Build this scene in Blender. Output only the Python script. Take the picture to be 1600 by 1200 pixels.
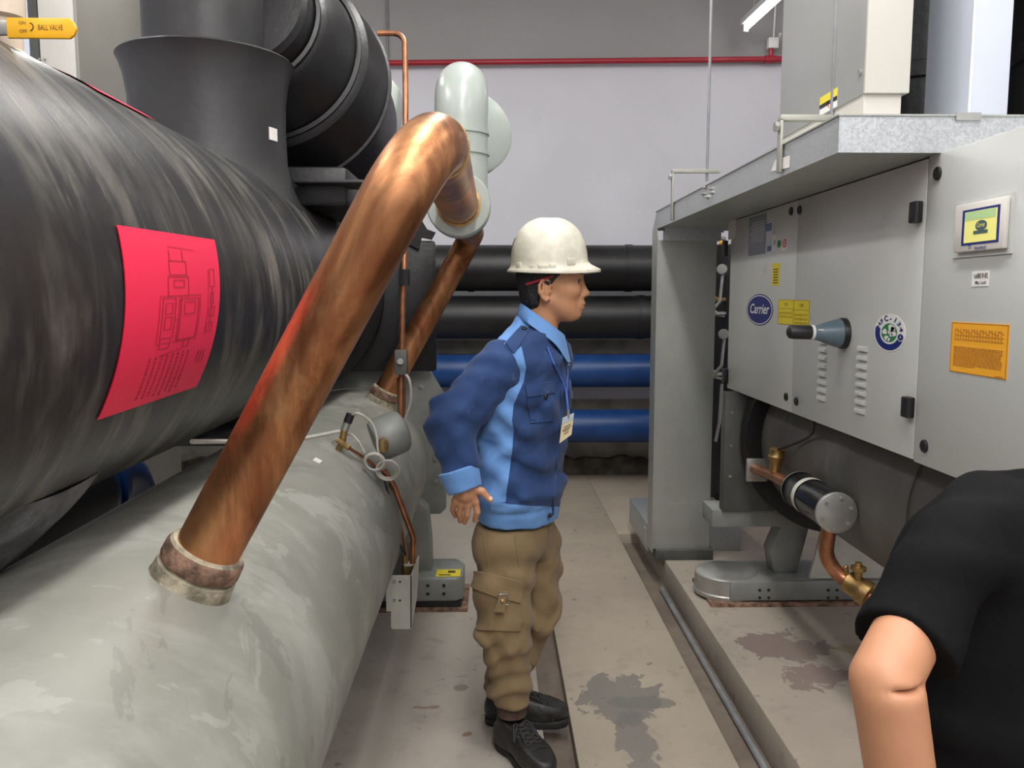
import bpy, bmesh, math, random
import numpy as np
from mathutils import Vector, Matrix
random.seed(7)
rng = np.random.RandomState(5)
scene = bpy.context.scene
for o in list(bpy.data.objects): bpy.data.objects.remove(o)
COL = scene.collection
PI = math.pi

# ------------------------------------------------------------------ camera
F = 1280.0; PITCH = math.atan(135 / F); YAW = math.radians(1.25); CH = 1.46
cd = bpy.data.cameras.new('camera'); cam = bpy.data.objects.new('camera', cd); COL.objects.link(cam)
cd.sensor_width = 36; cd.lens = F / 1600 * 36; cd.clip_start = .02; cd.clip_end = 60
cam.location = (0, 0, CH); cam.rotation_euler = (PI / 2 - PITCH, 0, -YAW)
scene.camera = cam
# ------------------------------------------------------------------ world, lights, exposure
w = bpy.data.worlds.new('world'); scene.world = w; w.use_nodes = True
w.node_tree.nodes['Background'].inputs[0].default_value = (.75, .8, .9, 1)
w.node_tree.nodes['Background'].inputs[1].default_value = .12
scene.view_settings.view_transform = 'Standard'; scene.view_settings.look = 'None'
scene.view_settings.gamma = 1; scene.view_settings.exposure = 0.6
scene.view_settings.use_curve_mapping = False
def area(x, y, z, sx, sy, power, col=(1, .98, .945)):
    l = bpy.data.lights.new('tube_and_fill_light', 'AREA'); l.shape = 'RECTANGLE'; l.size = sx; l.size_y = sy
    l.energy = power; l.color = col
    o = bpy.data.objects.new('tube_and_fill_light', l); COL.objects.link(o); o.location = (x, y, z)
    p = bpy.data.lights.new('tube_and_fill_glow', 'POINT'); p.energy = power * .55; p.color = col; p.shadow_soft_size = .12  # point light added under each lamp for all-round fill
    q = bpy.data.objects.new('tube_and_fill_glow', p); COL.objects.link(q); q.location = (x, y, z - .35)
    return o
LP = 21
for y in (-1.7, -.2, 1.5, 3.4):  # rearmost one added behind the camera to fill the face
    area(.25, y, 3.95, .25, 1.3, LP)
for y in (-.4, 2.0, 4.4):
    area(-2.0, y, 3.95, .25, 1.3, LP * (.55 if y < 1 else .9))
area(1.4, -1.7, 3.95, .25, 1.3, LP * 1.1)  # added behind the camera to brighten the tray front
for y in (.2, 2.6):
    area(2.05, y, 3.95, .25, 1.3, LP * .8)

# ------------------------------------------------------------------ pixel -> point
fw = np.array([math.sin(YAW) * math.cos(PITCH), math.cos(YAW) * math.cos(PITCH), -math.sin(PITCH)])
rt = np.array([math.cos(YAW), -math.sin(YAW), 0.]); upv = np.cross(rt, fw); CC = np.array([0, 0, CH])
def ray(px, py): return fw + rt * (px - 800) / F - upv * (py - 600) / F
def at(px, py, y=None, x=None, z=None):
    d = ray(px, py)
    t = y / d[1] if y is not None else x / d[0] if x is not None else (z - CH) / d[2]
    return Vector(CC + d * t)
def proj(P):
    q = np.asarray(P) - CC; dz = q @ fw
    return np.stack([800 + F * (q @ rt) / dz, 600 - F * (q @ upv) / dz], -1)

# ------------------------------------------------------------------ materials
def nt(name):
    m = bpy.data.materials.new(name); m.use_nodes = True
    return m, m.node_tree.nodes, m.node_tree.links, m.node_tree.nodes['Principled BSDF']
def c4(c): return (c[0], c[1], c[2], 1)
def mixc(N, L, fac, a, b):
    x = N.new('ShaderNodeMix'); x.data_type = 'RGBA'
    for s, v in ((x.inputs[0], fac), (x.inputs[6], a), (x.inputs[7], b)):
        if hasattr(v, 'is_linked'): L.new(v, s)
        elif isinstance(v, (tuple, list)): s.default_value = c4(v)
        else: s.default_value = v
    return x.outputs[2]
def ramp(N, L, v, a, b):
    r = N.new('ShaderNodeMapRange'); r.clamp = True; r.interpolation_type = 'SMOOTHSTEP'
    r.inputs[1].default_value = a; r.inputs[2].default_value = b
    L.new(v, r.inputs[0]); return r.outputs[0]
def mth(N, L, op, a, b=None, cl=False):
    n = N.new('ShaderNodeMath'); n.operation = op; n.use_clamp = cl
    for s, v in zip(n.inputs, (a, b)):
        if v is None: continue
        if hasattr(v, 'is_linked'): L.new(v, s)
        else: s.default_value = v
    return n.outputs[0]
def coords(N, L, scale=(1, 1, 1), loc=(0, 0, 0)):
    t = N.new('ShaderNodeTexCoord'); m = N.new('ShaderNodeMapping'); L.new(t.outputs['Object'], m.inputs[0])
    m.inputs['Scale'].default_value = scale; m.inputs['Location'].default_value = loc
    return m.outputs[0]
def noise(N, L, vec, scale, detail=4, rough=.55, dist=0):
    n = N.new('ShaderNodeTexNoise'); n.inputs['Scale'].default_value = scale; n.inputs['Detail'].default_value = detail
    n.inputs['Roughness'].default_value = rough; n.inputs['Distortion'].default_value = dist
    L.new(vec, n.inputs['Vector']); return n.outputs[0]
def bump(N, L, B, h, strength, dist=.01):
    b = N.new('ShaderNodeBump'); b.inputs['Strength'].default_value = strength; b.inputs['Distance'].default_value = dist
    L.new(h, b.inputs['Height']); L.new(b.outputs[0], B.inputs['Normal'])
def simple(name, col, rough=.5, metal=0, var=.15, scale=8, bmp=0, bscale=60, spec=None, coat=0):
    m, N, L, B = nt(name)
    v = coords(N, L); n = noise(N, L, v, scale)
    a = tuple(min(1, c * (1 - var)) for c in col); b = tuple(min(1, c * (1 + var)) for c in col)
    L.new(mixc(N, L, ramp(N, L, n, .3, .7), a, b), B.inputs['Base Color'])
    B.inputs['Roughness'].default_value = rough; B.inputs['Metallic'].default_value = metal
    if spec is not None: B.inputs['Specular IOR Level'].default_value = spec
    if coat: B.inputs['Coat Weight'].default_value = coat; B.inputs['Coat Roughness'].default_value = .2
    if bmp: bump(N, L, B, noise(N, L, v, bscale, 5), bmp)
    return m
def cylcoords(N, L, xc, zc, sa, sy):
    """wrap: (angle about a y-parallel axis, y) so that streaks follow the drum"""
    t = N.new('ShaderNodeTexCoord'); s = N.new('ShaderNodeSeparateXYZ'); L.new(t.outputs['Object'], s.inputs[0])
    dx = mth(N, L, 'SUBTRACT', s.outputs[0], xc); dz = mth(N, L, 'SUBTRACT', s.outputs[2], zc)
    a = mth(N, L, 'ARCTAN2', dz, dx)
    tw = mth(N, L, 'MULTIPLY', a, .12); yy = mth(N, L, 'ADD', s.outputs[1], tw)
    c = N.new('ShaderNodeCombineXYZ')
    L.new(mth(N, L, 'MULTIPLY', a, sa), c.inputs[0]); L.new(mth(N, L, 'MULTIPLY', yy, sy), c.inputs[1])
    return c.outputs[0], t.outputs['Object']
def drum(name, xc, zc, base, dark, light, rough, lo, hi, amt, sa=1.1, sy=11, r2=.1, spec=.5, scr=.5, blot=False):
    m, N, L, B = nt(name)
    v, ob = cylcoords(N, L, xc, zc, sa, sy)
    n1 = noise(N, L, v, 1.0, 6, .62, .5)
    n2 = noise(N, L, ob, 2.2, 4, .6, .4)
    n3 = noise(N, L, ob, 30, 4)
    n4 = noise(N, L, v, 2.7, 5, .7, .2)
    c = mixc(N, L, ramp(N, L, n2, .35, .65), dark, base)
    st = mth(N, L, 'MULTIPLY', ramp(N, L, n1, lo, hi), ramp(N, L, n2, .25, .65))
    st = mth(N, L, 'MULTIPLY', st, mth(N, L, 'ADD', mth(N, L, 'MULTIPLY', n4, 1.2), .1), True)
    st = mth(N, L, 'MULTIPLY', st, amt)
    c = mixc(N, L, st, c, light)
    sp = ramp(N, L, n3, .72, .78)
    c = mixc(N, L, mth(N, L, 'MULTIPLY', sp, .25), c, light)
    n6 = noise(N, L, v, 4.2, 3, .5, .3)
    c = mixc(N, L, mth(N, L, 'MULTIPLY', mth(N, L, 'MULTIPLY', ramp(N, L, n6, .64, .70), ramp(N, L, n2, .4, .6)), scr), c, light)
    if blot:
        n7 = noise(N, L, ob, 3.4, 7, .6, 1.0)
        c = mixc(N, L, mth(N, L, 'MULTIPLY', ramp(N, L, n7, .555, .575), .45), c, light)
        n8 = noise(N, L, ob, 2.4, 7, .62, 1.4)
        c = mixc(N, L, mth(N, L, 'MULTIPLY', ramp(N, L, n8, .60, .615), .4), c, tuple(x * .72 for x in dark))
    L.new(c, B.inputs['Base Color'])
    rr = mth(N, L, 'ADD', mth(N, L, 'MULTIPLY', n1, r2 * 2), rough - r2); L.new(rr, B.inputs['Roughness'])
    B.inputs['Specular IOR Level'].default_value = spec
    bump(N, L, B, mth(N, L, 'ADD', mth(N, L, 'MULTIPLY', n4, .6), mth(N, L, 'MULTIPLY', n2, .8)), .25, .012)
    return m
EX, EZ, ER = -1.05, 1.483, .463        # insulated drum
KX, KZ, KR = -.744, .597, .397         # grey drum
M = {}
M['black_drum'] = drum('black_insulation_drum', EX, EZ, (.027, .027, .029), (.017, .017, .019), (.24, .225, .19), .40, .44, .70, 1.0)
M['grey_drum'] = drum('grey_painted_drum', KX, KZ, (.265, .266, .232), (.21, .211, .182), (.36, .363, .33), .48, .47, .60, .8, 1.3, 5, blot=True)
M['shell'] = drum('dark_shell', 1.5, .85, (.15, .147, .135), (.105, .10, .092), (.24, .24, .225), .45, .5, .7, .6, 1., 4)
M['rubber'] = simple('black_rubber', (.007, .007, .008), .42, 0, .3, 5, .15, 40)
M['rubber_grey'] = simple('grey_rubber', (.025, .025, .026), .45, 0, .25, 4, .1, 30)
M['mastic'] = simple('mastic_insulation', (.12, .125, .13), .6, 0, .5, 14, .8, 40)
def copper():
    m, N, L, B = nt('aged_copper')
    v = coords(N, L, (1, 1, .45)); ob = coords(N, L)
    n1 = noise(N, L, v, 5, 6, .65, .8); n2 = noise(N, L, ob, 22, 5, .6, .6); n3 = noise(N, L, ob, 2.3, 3, .5, .3)
    c = mixc(N, L, ramp(N, L, n1, .36, .62), (.25, .095, .042), (.66, .32, .145))
    c = mixc(N, L, mth(N, L, 'MULTIPLY', ramp(N, L, n3, .56, .68), .45), c, (.62, .17, .08))
    c = mixc(N, L, mth(N, L, 'MULTIPLY', ramp(N, L, n2, .55, .68), .6), c, (.36, .20, .09))
    L.new(c, B.inputs['Base Color']); B.inputs['Metallic'].default_value = .88
    L.new(mth(N, L, 'ADD', mth(N, L, 'MULTIPLY', n1, .3), .24), B.inputs['Roughness'])
    bump(N, L, B, n2, .12, .004)
    return m
M['copper'] = copper()
M['copper_thin'] = simple('copper_tube', (.44, .19, .10), .35, .8, .3, 18)
M['brass'] = simple('brass', (.38, .25, .10), .4, .85, .3, 20, .2, 50)
M['solder'] = simple('weathered_collar', (.34, .30, .22), .75, .15, .5, 26, .6, 60)
M['rust'] = simple('rusty_collar', (.22, .13, .09), .8, .1, .6, 30, .6, 70)
M['green_paint'] = simple('grey_green_paint', (.36, .40, .37), .28, 0, .06, 5, 0)
M['grey_paint'] = simple('grey_paint', (.23, .24, .225), .45, 0, .15, 6, .1, 40)
M['dark_paint'] = simple('dark_grey_paint', (.075, .078, .072), .5, 0, .2, 6, .1, 40)
M['white_paint'] = simple('cream_paint', (.60, .60, .53), .45, 0, .08, 9)
def galv(name, col, metal, rough, sc, lo=.75):
    m, N, L, B = nt(name)
    v = coords(N, L); vo = N.new('ShaderNodeTexVoronoi'); vo.inputs['Scale'].default_value = sc; L.new(v, vo.inputs['Vector'])
    s = N.new('ShaderNodeSeparateColor'); L.new(vo.outputs['Color'], s.inputs[0])
    n = noise(N, L, v, 3.2, 4); 
    c = mixc(N, L, s.outputs[0], tuple(x * lo for x in col), col)
    c = mixc(N, L, mth(N, L, 'MULTIPLY', ramp(N, L, n, .45, .75), .35), c, tuple(x * .6 for x in col))
    L.new(c, B.inputs['Base Color']); B.inputs['Metallic'].default_value = metal
    L.new(mth(N, L, 'ADD', mth(N, L, 'MULTIPLY', s.outputs[0], .18), rough), B.inputs['Roughness'])
    return m
M['galv'] = galv('galvanised_steel', (.58, .61, .62), .75, .34, 190, .80)
M['galv_col'] = galv('galvanised_post', (.50, .52, .48), .7, .34, 260, .88)
def panelmat():
    m, N, L, B = nt('pale_grey_enamel')
    v = coords(N, L); n = noise(N, L, v, 1.6, 3); n2 = noise(N, L, v, 9, 5)
    c = mixc(N, L, n, (.545, .56, .545), (.59, .605, .585))
    c = mixc(N, L, mth(N, L, 'MULTIPLY', ramp(N, L, n2, .66, .74), .35), c, (.36, .36, .33))
    L.new(c, B.inputs['Base Color']); B.inputs['Roughness'].default_value = .32
    bump(N, L, B, noise(N, L, v, 220, 2), .04, .002)
    return m
M['panel'] = panelmat()
M['cab_grey'] = simple('cabinet_grey', (.36, .365, .365), .35, 0, .05, 2)
M['cab_side'] = simple('cabinet_beige', (.27, .262, .235), .4, 0, .05, 2)
M['cab_cream'] = simple('cabinet_cream', (.60, .58, .53), .4, 0, .03, 2)
M['cab_lav'] = simple('duct_white', (.60, .64, .74), .35, 0, .03, 2)
M['black'] = simple('black_plastic', (.015, .015, .016), .4, 0, .2, 10)
M['white'] = simple('white_print', (.82, .82, .80), .5, 0, .02, 4)
M['lcd_white'] = simple('off_white_plastic', (.70, .67, .63), .4, 0, .02, 4)
M['navy'] = simple('navy_print', (.012, .025, .19), .4, 0, .05, 4)
M['yellow'] = simple('yellow_label', (.78, .66, .04), .45, 0, .04, 6)
M['orange'] = simple('orange_label', (.86, .40, .025), .5, 0, .03, 6)
M['green'] = simple('green_print', (.02, .22, .07), .5, 0, .05, 6)
M['red_print'] = simple('red_print', (.75, .12, .07), .5, 0, .05, 6)
M['ink'] = simple('dark_ink', (.09, .06, .03), .6, 0, .1, 6)
M['ochre_ink'] = simple('ochre_ink', (.42, .17, .02), .6, 0, .1, 6)
M['paper_red'] = simple('red_paper', (.86, .022, .085), .55, 0, .02, 3)
M['paper_ink'] = simple('crimson_ink', (.42, .02, .05), .6, 0, .1, 6)
M['paper'] = simple('white_paper', (.72, .70, .68), .7, 0, .05, 20)
M['red_pipe'] = simple('red_pipe_paint', (.36, .02, .035), .35, 0, .1, 6)
M['blue_pipe'] = simple('blue_pipe_paint', (.012, .055, .20), .32, 0, .15, 5, .05, 30)
M['black_pipe'] = simple('black_pipe_lagging', (.010, .010, .011), .42, 0, .5, 3, .12, 14)
M['wire'] = simple('grey_cable', (.42, .40, .36), .5, 0, .1, 20)
M['blue_grey'] = simple('blue_grey_plastic', (.12, .18, .22), .35, 0, .05, 6)
M['steel'] = simple('dull_steel', (.42, .42, .40), .38, .7, .1, 14)
M['conduit'] = simple('grey_conduit', (.24, .25, .26), .5, .2, .15, 12)
M['handle_yellow'] = simple('yellow_vinyl', (.90, .46, .015), .35, 0, .04, 12)
M['ivory'] = simple('ivory_fitting', (.62, .52, .42), .45, 0, .1, 12)
M['wood'] = simple('pale_wood', (.46, .36, .24), .7, 0, .2, 14)
M['ceiling'] = simple('ceiling_paint', (.78, .78, .76), .9, 0, .05, 2)
M['wall'] = simple('pale_wall_paint', (.68, .675, .73), .85, 0, .035, 1.4, .05, 90)
M['wall_upper'] = simple('shaded_wall_paint', (.34, .335, .335), .85, 0, .04, 1.4, .05, 90)  # darker grey carries the shade on the wall above the red pipe
M['wall_low'] = simple('dirty_low_wall', (.26, .24, .205), .9, 0, .25, 5, .2, 40)
M['kerb_dark'] = simple('dark_kerb', (.06, .05, .04), .9, 0, .5, 9, .5, 30)
def emis(name, col, s):
    m, N, L, B = nt(name); B.inputs['Base Color'].default_value = c4(col)
    B.inputs['Emission Color'].default_value = c4(col); B.inputs['Emission Strength'].default_value = s; return m
M['tube'] = emis('lit_tube', (1, .98, .95), 9)
M['lcd'] = emis('lit_lcd', (.70, .66, .20), .22)
M['lcd_green'] = emis('lit_lcd_bar', (.36, .52, .25), .2)
def concrete(name, a, b, stains=(), speck=(.12, .09, .08), sc=2.2):
    m, N, L, B = nt(name)
    v = coords(N, L); n1 = noise(N, L, v, sc, 6, .6); n2 = noise(N, L, v, 45, 5, .65); n3 = noise(N, L, v, 9, 6, .62, .4)
    n5 = noise(N, L, v, 17, 4)
    c = mixc(N, L, ramp(N, L, n1, .3, .7), a, b)
    c = mixc(N, L, mth(N, L, 'MULTIPLY', n2, .35), c, tuple(x * .72 for x in a))
    c = mixc(N, L, mth(N, L, 'MULTIPLY', ramp(N, L, n3, .54, .70), .5), c, tuple(x * .62 for x in a))
    c = mixc(N, L, mth(N, L, 'MULTIPLY', ramp(N, L, n5, .66, .72), .55), c, speck)
    s = N.new('ShaderNodeSeparateXYZ'); t = N.new('ShaderNodeTexCoord'); L.new(t.outputs['Object'], s.inputs[0])
    wetm = None
    for (x, y, rx, ry, col, amt, dn) in stains:
        ax = mth(N, L, 'DIVIDE', mth(N, L, 'SUBTRACT', s.outputs[0], x), rx)
        ay = mth(N, L, 'DIVIDE', mth(N, L, 'SUBTRACT', s.outputs[1], y), ry)
        d = mth(N, L, 'SQRT', mth(N, L, 'ADD', mth(N, L, 'MULTIPLY', ax, ax), mth(N, L, 'MULTIPLY', ay, ay)))
        d = mth(N, L, 'ADD', d, mth(N, L, 'MULTIPLY', mth(N, L, 'SUBTRACT', n3, .5), dn))
        k = mth(N, L, 'MULTIPLY', ramp(N, L, d, 1.0, .93), amt)
        c = mixc(N, L, k, c, col)
    L.new(c, B.inputs['Base Color']); B.inputs['Roughness'].default_value = .72
    bump(N, L, B, mth(N, L, 'ADD', n2, mth(N, L, 'MULTIPLY', n3, .8)), .25, .004)
    return m
grey_st = (.15, .145, .135)
M['conc'] = concrete('worn_concrete_aisle', (.42, .36, .285), (.345, .295, .24),
    [(.45, 2.86, .14, .2, grey_st, .8, 2.4), (.47, 2.55, .07, .2, grey_st, .75, 2.6), (.55, 2.82, .12, .05, grey_st, .7, 2.4)])
M['conc_l'] = concrete('smooth_concrete_slab', (.43, .39, .335), (.37, .335, .295),
    [(-.13, 2.95, .03, .03, (.2, .18, .16), .8, 1.2), (-.25, 2.80, .045, .012, (.16, .1, .08), .6, 7), (-.1, 2.62, .012, .012, (.18, .07, .03), .7, 7)], sc=1.5)
M['conc_p'] = concrete('concrete_plinth', (.43, .375, .31), (.36, .31, .26),
    [(1.13, 3.1, .17, .13, (.17, .12, .11), .75, 4.2), (1.2, 2.85, .13, .08, (.19, .13, .12), .7, 4.5), (1.42, 3.06, .07, .05, (.3, .22, .12), .6, 3)])
M['gutter'] = concrete('brown_gutter', (.16, .125, .10), (.23, .19, .15), (), sc=5)
M['plinth_side'] = concrete('plinth_side', (.25, .21, .175), (.32, .28, .24), (), sc=4)

# ------------------------------------------------------------------ mesh building
def basis(d):
    d = Vector(d).normalized(); a = Vector((0, 0, 1)) if abs(d.z) < .9 else Vector((0, 1, 0))
    u = d.cross(a).normalized(); return u, d.cross(u).normalized(), d
class MB:
    def __init__(s): s.v = []; s.f = []
    def add(s, V, Fs):
        k = len(s.v); s.v += [tuple(x) for x in V]; s.f += [tuple(i + k for i in f) for f in Fs]; return s
    def box(s, x0, x1, y0, y1, z0, z1):
        return s.add([(x, y, z) for x in (x0, x1) for y in (y0, y1) for z in (z0, z1)],
            [(0, 1, 3, 2), (4, 6, 7, 5), (0, 4, 5, 1), (2, 3, 7, 6), (0, 2, 6, 4), (1, 5, 7, 3)])
    def obox(s, c, ax, ay, az):
        c, ax, ay, az = Vector(c), Vector(ax), Vector(ay), Vector(az)
        return s.add([c + ax * i + ay * j + az * k for i in (-1, 1) for j in (-1, 1) for k in (-1, 1)],
            [(0, 1, 3, 2), (4, 6, 7, 5), (0, 4, 5, 1), (2, 3, 7, 6), (0, 2, 6, 4), (1, 5, 7, 3)])
    def prism(s, pts, off):
        n = len(pts); off = Vector(off); A = [Vector(p) for p in pts]
        return s.add(A + [a + off for a in A], [tuple(range(n))[::-1], tuple(range(n, 2 * n))] + [(i, (i + 1) % n, (i + 1) % n + n, i + n) for i in range(n)])
    def tube(s, path, r, seg=16, caps=True):
        P = [Vector(p) for p in path]; n = len(P); rs = r if isinstance(r, (list, tuple)) else [r] * n
        T = []
        for i in range(n):
            a = (P[i] - P[i - 1]).normalized() if i else None; b = (P[i + 1] - P[i]).normalized() if i < n - 1 else None
            T.append(((a or b) + (b or a)).normalized())
        u, w_, _ = basis(T[0]); V = []
        for i in range(n):
            if i:
                q = T[i - 1].rotation_difference(T[i]); u = q @ u
            w_ = T[i].cross(u).normalized()
            V += [P[i] + (u * math.cos(t) + w_ * math.sin(t)) * rs[i] for t in (2 * PI * k / seg for k in range(seg))]
        Fs = [(i * seg + k, i * seg + (k + 1) % seg, (i + 1) * seg + (k + 1) % seg, (i + 1) * seg + k) for i in range(n - 1) for k in range(seg)]
        if caps: Fs += [tuple(range(seg))[::-1], tuple(range((n - 1) * seg, n * seg))]
        return s.add(V, Fs)
    def lathe(s, prof, o, d, seg=32, caps=True):
        o = Vector(o); u, w_, d = basis(d); V = []
        for (h, r) in prof:
            V += [o + d * h + (u * math.cos(t) + w_ * math.sin(t)) * r for t in (2 * PI * k / seg for k in range(seg))]
        n = len(prof)
        Fs = [(i * seg + k, i * seg + (k + 1) % seg, (i + 1) * seg + (k + 1) % seg, (i + 1) * seg + k) for i in range(n - 1) for k in range(seg)]
        if caps: Fs += [tuple(range(seg))[::-1], tuple(range((n - 1) * seg, n * seg))]
        return s.add(V, Fs)
    def grid(s, rows):
        n, m = len(rows), len(rows[0])
        return s.add([p for r in rows for p in r], [(i * m + j, i * m + j + 1, (i + 1) * m + j + 1, (i + 1) * m + j) for i in range(n - 1) for j in range(m - 1)])
    def build(s, name, mat, parent=None, smooth=40, bevel=0, seg=2):
        me = bpy.data.meshes.new(name); me.from_pydata(s.v, [], s.f)
        bm = bmesh.new(); bm.from_mesh(me)
        bmesh.ops.recalc_face_normals(bm, faces=bm.faces)
        if bevel:
            ed = [e for e in bm.edges if len(e.link_faces) == 2 and e.calc_face_angle(0) > .6]
            bmesh.ops.bevel(bm, geom=ed, offset=bevel, segments=seg, affect='EDGES', profile=.5)
        bm.to_mesh(me); bm.free()
        return finish(name, me, mat, parent, smooth)
def finish(name, me, mat, parent, smooth=40):
    if smooth:
        me.shade_smooth(); me.set_sharp_from_angle(angle=math.radians(smooth))
    o = bpy.data.objects.new(name, me); COL.objects.link(o)
    for m in (mat if isinstance(mat, list) else [mat]): me.materials.append(M[m] if isinstance(m, str) else m)
    if parent: par(o, parent)
    return o
def par(o, p):
    o.parent = p
    if p.type == 'EMPTY': o.matrix_parent_inverse = Matrix.Translation(-p.location)
def tag(o, label=None, cat=None, group=None, kind=None):
    for k, v in (('label', label), ('category', cat), ('group', group), ('kind', kind)):
        if v: o[k] = v
    return o
def thing(name, loc, label, cat, group=None):
    o = bpy.data.objects.new(name, None); COL.objects.link(o); o.location = loc; o.empty_display_size = .1
    return tag(o, label, cat, group)
def arc(a, c, b, r, n=8):
    """rounded corner a-c-b"""
    a, c, b = Vector(a), Vector(c), Vector(b); d1 = (a - c).normalized(); d2 = (b - c).normalized()
    th = d1.angle(d2); t = r / math.tan(th / 2); p, q = c + d1 * t, c + d2 * t
    o = c + (d1 + d2).normalized() * (r / math.sin(th / 2)); v1, v2 = p - o, q - o; an = v1.angle(v2)
    return [o + (v1 * math.sin((1 - k / n) * an) + v2 * math.sin(k / n * an)) / math.sin(an) for k in range(n + 1)]
def bend(pts, r, n=8):
    out = [Vector(pts[0])]
    for i in range(1, len(pts) - 1): out += arc(pts[i - 1], pts[i], pts[i + 1], r if not isinstance(r, (list, tuple)) else r[i - 1], n)
    return out + [Vector(pts[-1])]
def spline(pts, n=6):
    P = [Vector(p) for p in pts]; P = [P[0] * 2 - P[1]] + P + [P[-1] * 2 - P[-2]]; out = []
    for i in range(1, len(P) - 2):
        for k in range(n):
            t = k / n; a, b, c, d = P[i - 1:i + 3]
            out.append(.5 * ((2 * b) + (c - a) * t + (2 * a - 5 * b + 4 * c - d) * t * t + (3 * b - a - 3 * c + d) * t ** 3))
    return out + [P[-2]]
def text(name, s, size, origin, ux, uz, mat, parent, align='CENTER', sx=1.0, shear=0, bold=0):
    """flat lettering as mesh: ux = reading direction, uz = up"""
    cu = bpy.data.curves.new(name, 'FONT'); cu.body = s; cu.size = size; cu.align_x = align; cu.align_y = 'CENTER'; cu.shear = shear
    cu.offset = bold; cu.resolution_u = 3
    ob = bpy.data.objects.new(name, cu); COL.objects.link(ob)
    me = bpy.data.meshes.new_from_object(ob.evaluated_get(bpy.context.evaluated_depsgraph_get())); bpy.data.objects.remove(ob); bpy.data.curves.remove(cu)
    ux, uz, o = Vector(ux), Vector(uz), Vector(origin)
    for v in me.vertices: v.co = o + ux * (v.co.x * sx) + uz * v.co.y
    me.materials.clear(); me.name = name
    return finish(name, me, mat, parent, 0)

# ================================================================== the setting
def struct(mb, name, mat, parent=None, **k): return tag(mb.build(name, mat, parent, **k), kind='structure')
XL, XR, YB, YF, ZC = -3.6, 3.8, -2.6, 6.75, 4.2
fl = struct(MB().box(XL, .163, YB, YF, -.12, 0), 'floor', 'conc_l', bevel=.004)
MB().box(.262, .765, YB, YF, -.12, 0).build('aisle_slab', 'conc', fl, bevel=.005)
MB().box(.765, XR, 4.95, YF, -.12, 0).build('rear_slab', 'conc', fl, bevel=.004)
MB().box(.163, .262, YB, YF, -.12, -.055).build('gutter_bed', 'gutter', fl, bevel=0)
MB().box(.765, 1.0, YB, 4.95, -.12, -.06).build('gutter_bed', 'gutter', fl)
tag(MB().box(.897, 3.2, YB + .3, 4.94, -.1, .085).build('concrete_plinth', ['conc_p'], None, bevel=.007),
    'raised concrete plinth with dark splashes under the right-hand chiller', 'plinth')
tag(MB().tube([(.868, YB + .4, -.047), (.868, 4.1, -.047)], .013, 10).build('conduit', 'conduit'),
    'thin grey conduit running along the open gutter beside the plinth', 'conduit')
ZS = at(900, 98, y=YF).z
struct(MB().box(XL, XR, YF, YF + .2, .62, ZS), 'wall_back', 'wall')
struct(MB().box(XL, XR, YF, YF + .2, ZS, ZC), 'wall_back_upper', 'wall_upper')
struct(MB().box(XL, XR, YF - .02, YF + .2, .0, .62), 'wall_back_lower', 'wall_low')
# dark ragged kerb along the back wall
pts = [(XL, 0)]; x = XL
while x < XR:
    pts.append((x, .13 + random.uniform(-.025, .03))); x += .07
pts.append((XR, 0))
struct(MB().prism([(a, YF - .1, b) for a, b in pts], (0, .09, 0)), 'baseboard_back', 'kerb_dark', smooth=0)
struct(MB().box(XL - .2, XL, YB, YF, 0, ZC), 'wall_left', 'wall')
struct(MB().box(XR, XR + .2, YB, YF, 0, ZC), 'wall_right', 'wall')
struct(MB().box(XL, XR, YB - .2, YB, 0, ZC), 'wall_front', 'wall')
struct(MB().box(XL, XR, YB, YF + .2, ZC, ZC + .2), 'ceiling', 'ceiling')

# -------------------------------------------------------------- pipes along the back wall
def wallpipe(name, py0, py1, y, mat, label, x0=-1.6, x1=2.6, bands=()):
    a, b = at(900, py0, y=y), at(900, py1, y=y); r = (a.z - b.z) / 2; zc = (a.z + b.z) / 2
    t = thing(name, ((x0 + x1) / 2, y, zc - r), label, 'pipe')
    MB().tube([(x0, y, zc), (x1, y, zc)], r, 40).build('pipe_run', mat, t)
    for bx in bands: MB().tube([(bx, y, zc), (bx + .05, y, zc)], r + .006, 40).build('joint_band', mat, t)
    for bx in (-1.2, 2.2):     # clamp arms back to the wall
        MB().box(bx, bx + .05, y, YF - .03, zc - r - .03, zc - r).box(bx, bx + .05, y - .02, y + .04, zc - r - .03, zc - r + .03).build('bracket', 'dark_paint', t)
    return t
wallpipe('insulated_pipe', 383, 455, 6.3, 'black_pipe', 'upper fat black lagged pipe along the back wall behind the hard hat', bands=(-.2, 1.0))
wallpipe('insulated_pipe', 462, 529, 6.3, 'black_pipe', 'lower fat black lagged pipe along the back wall, just above the blue pipes', bands=(.4, 1.1))
wallpipe('water_pipe', 553, 605, 6.35, 'blue_pipe', 'upper of the two blue pipes along the back wall', bands=(1.5,))
wallpipe('water_pipe', 640, 691, 6.35, 'blue_pipe', 'lower of the two blue pipes near the floor along the back wall', bands=(-.6,))
sl = at(900, 541, y=6.53)
tag(MB().box(-1.1, 2.1, 6.53, 6.7, sl.z - .06, sl.z + .05).build('support_rail', 'wall_low', None, bevel=.004), 'grey support rail between black and blue wall pipes', 'rail')
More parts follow.
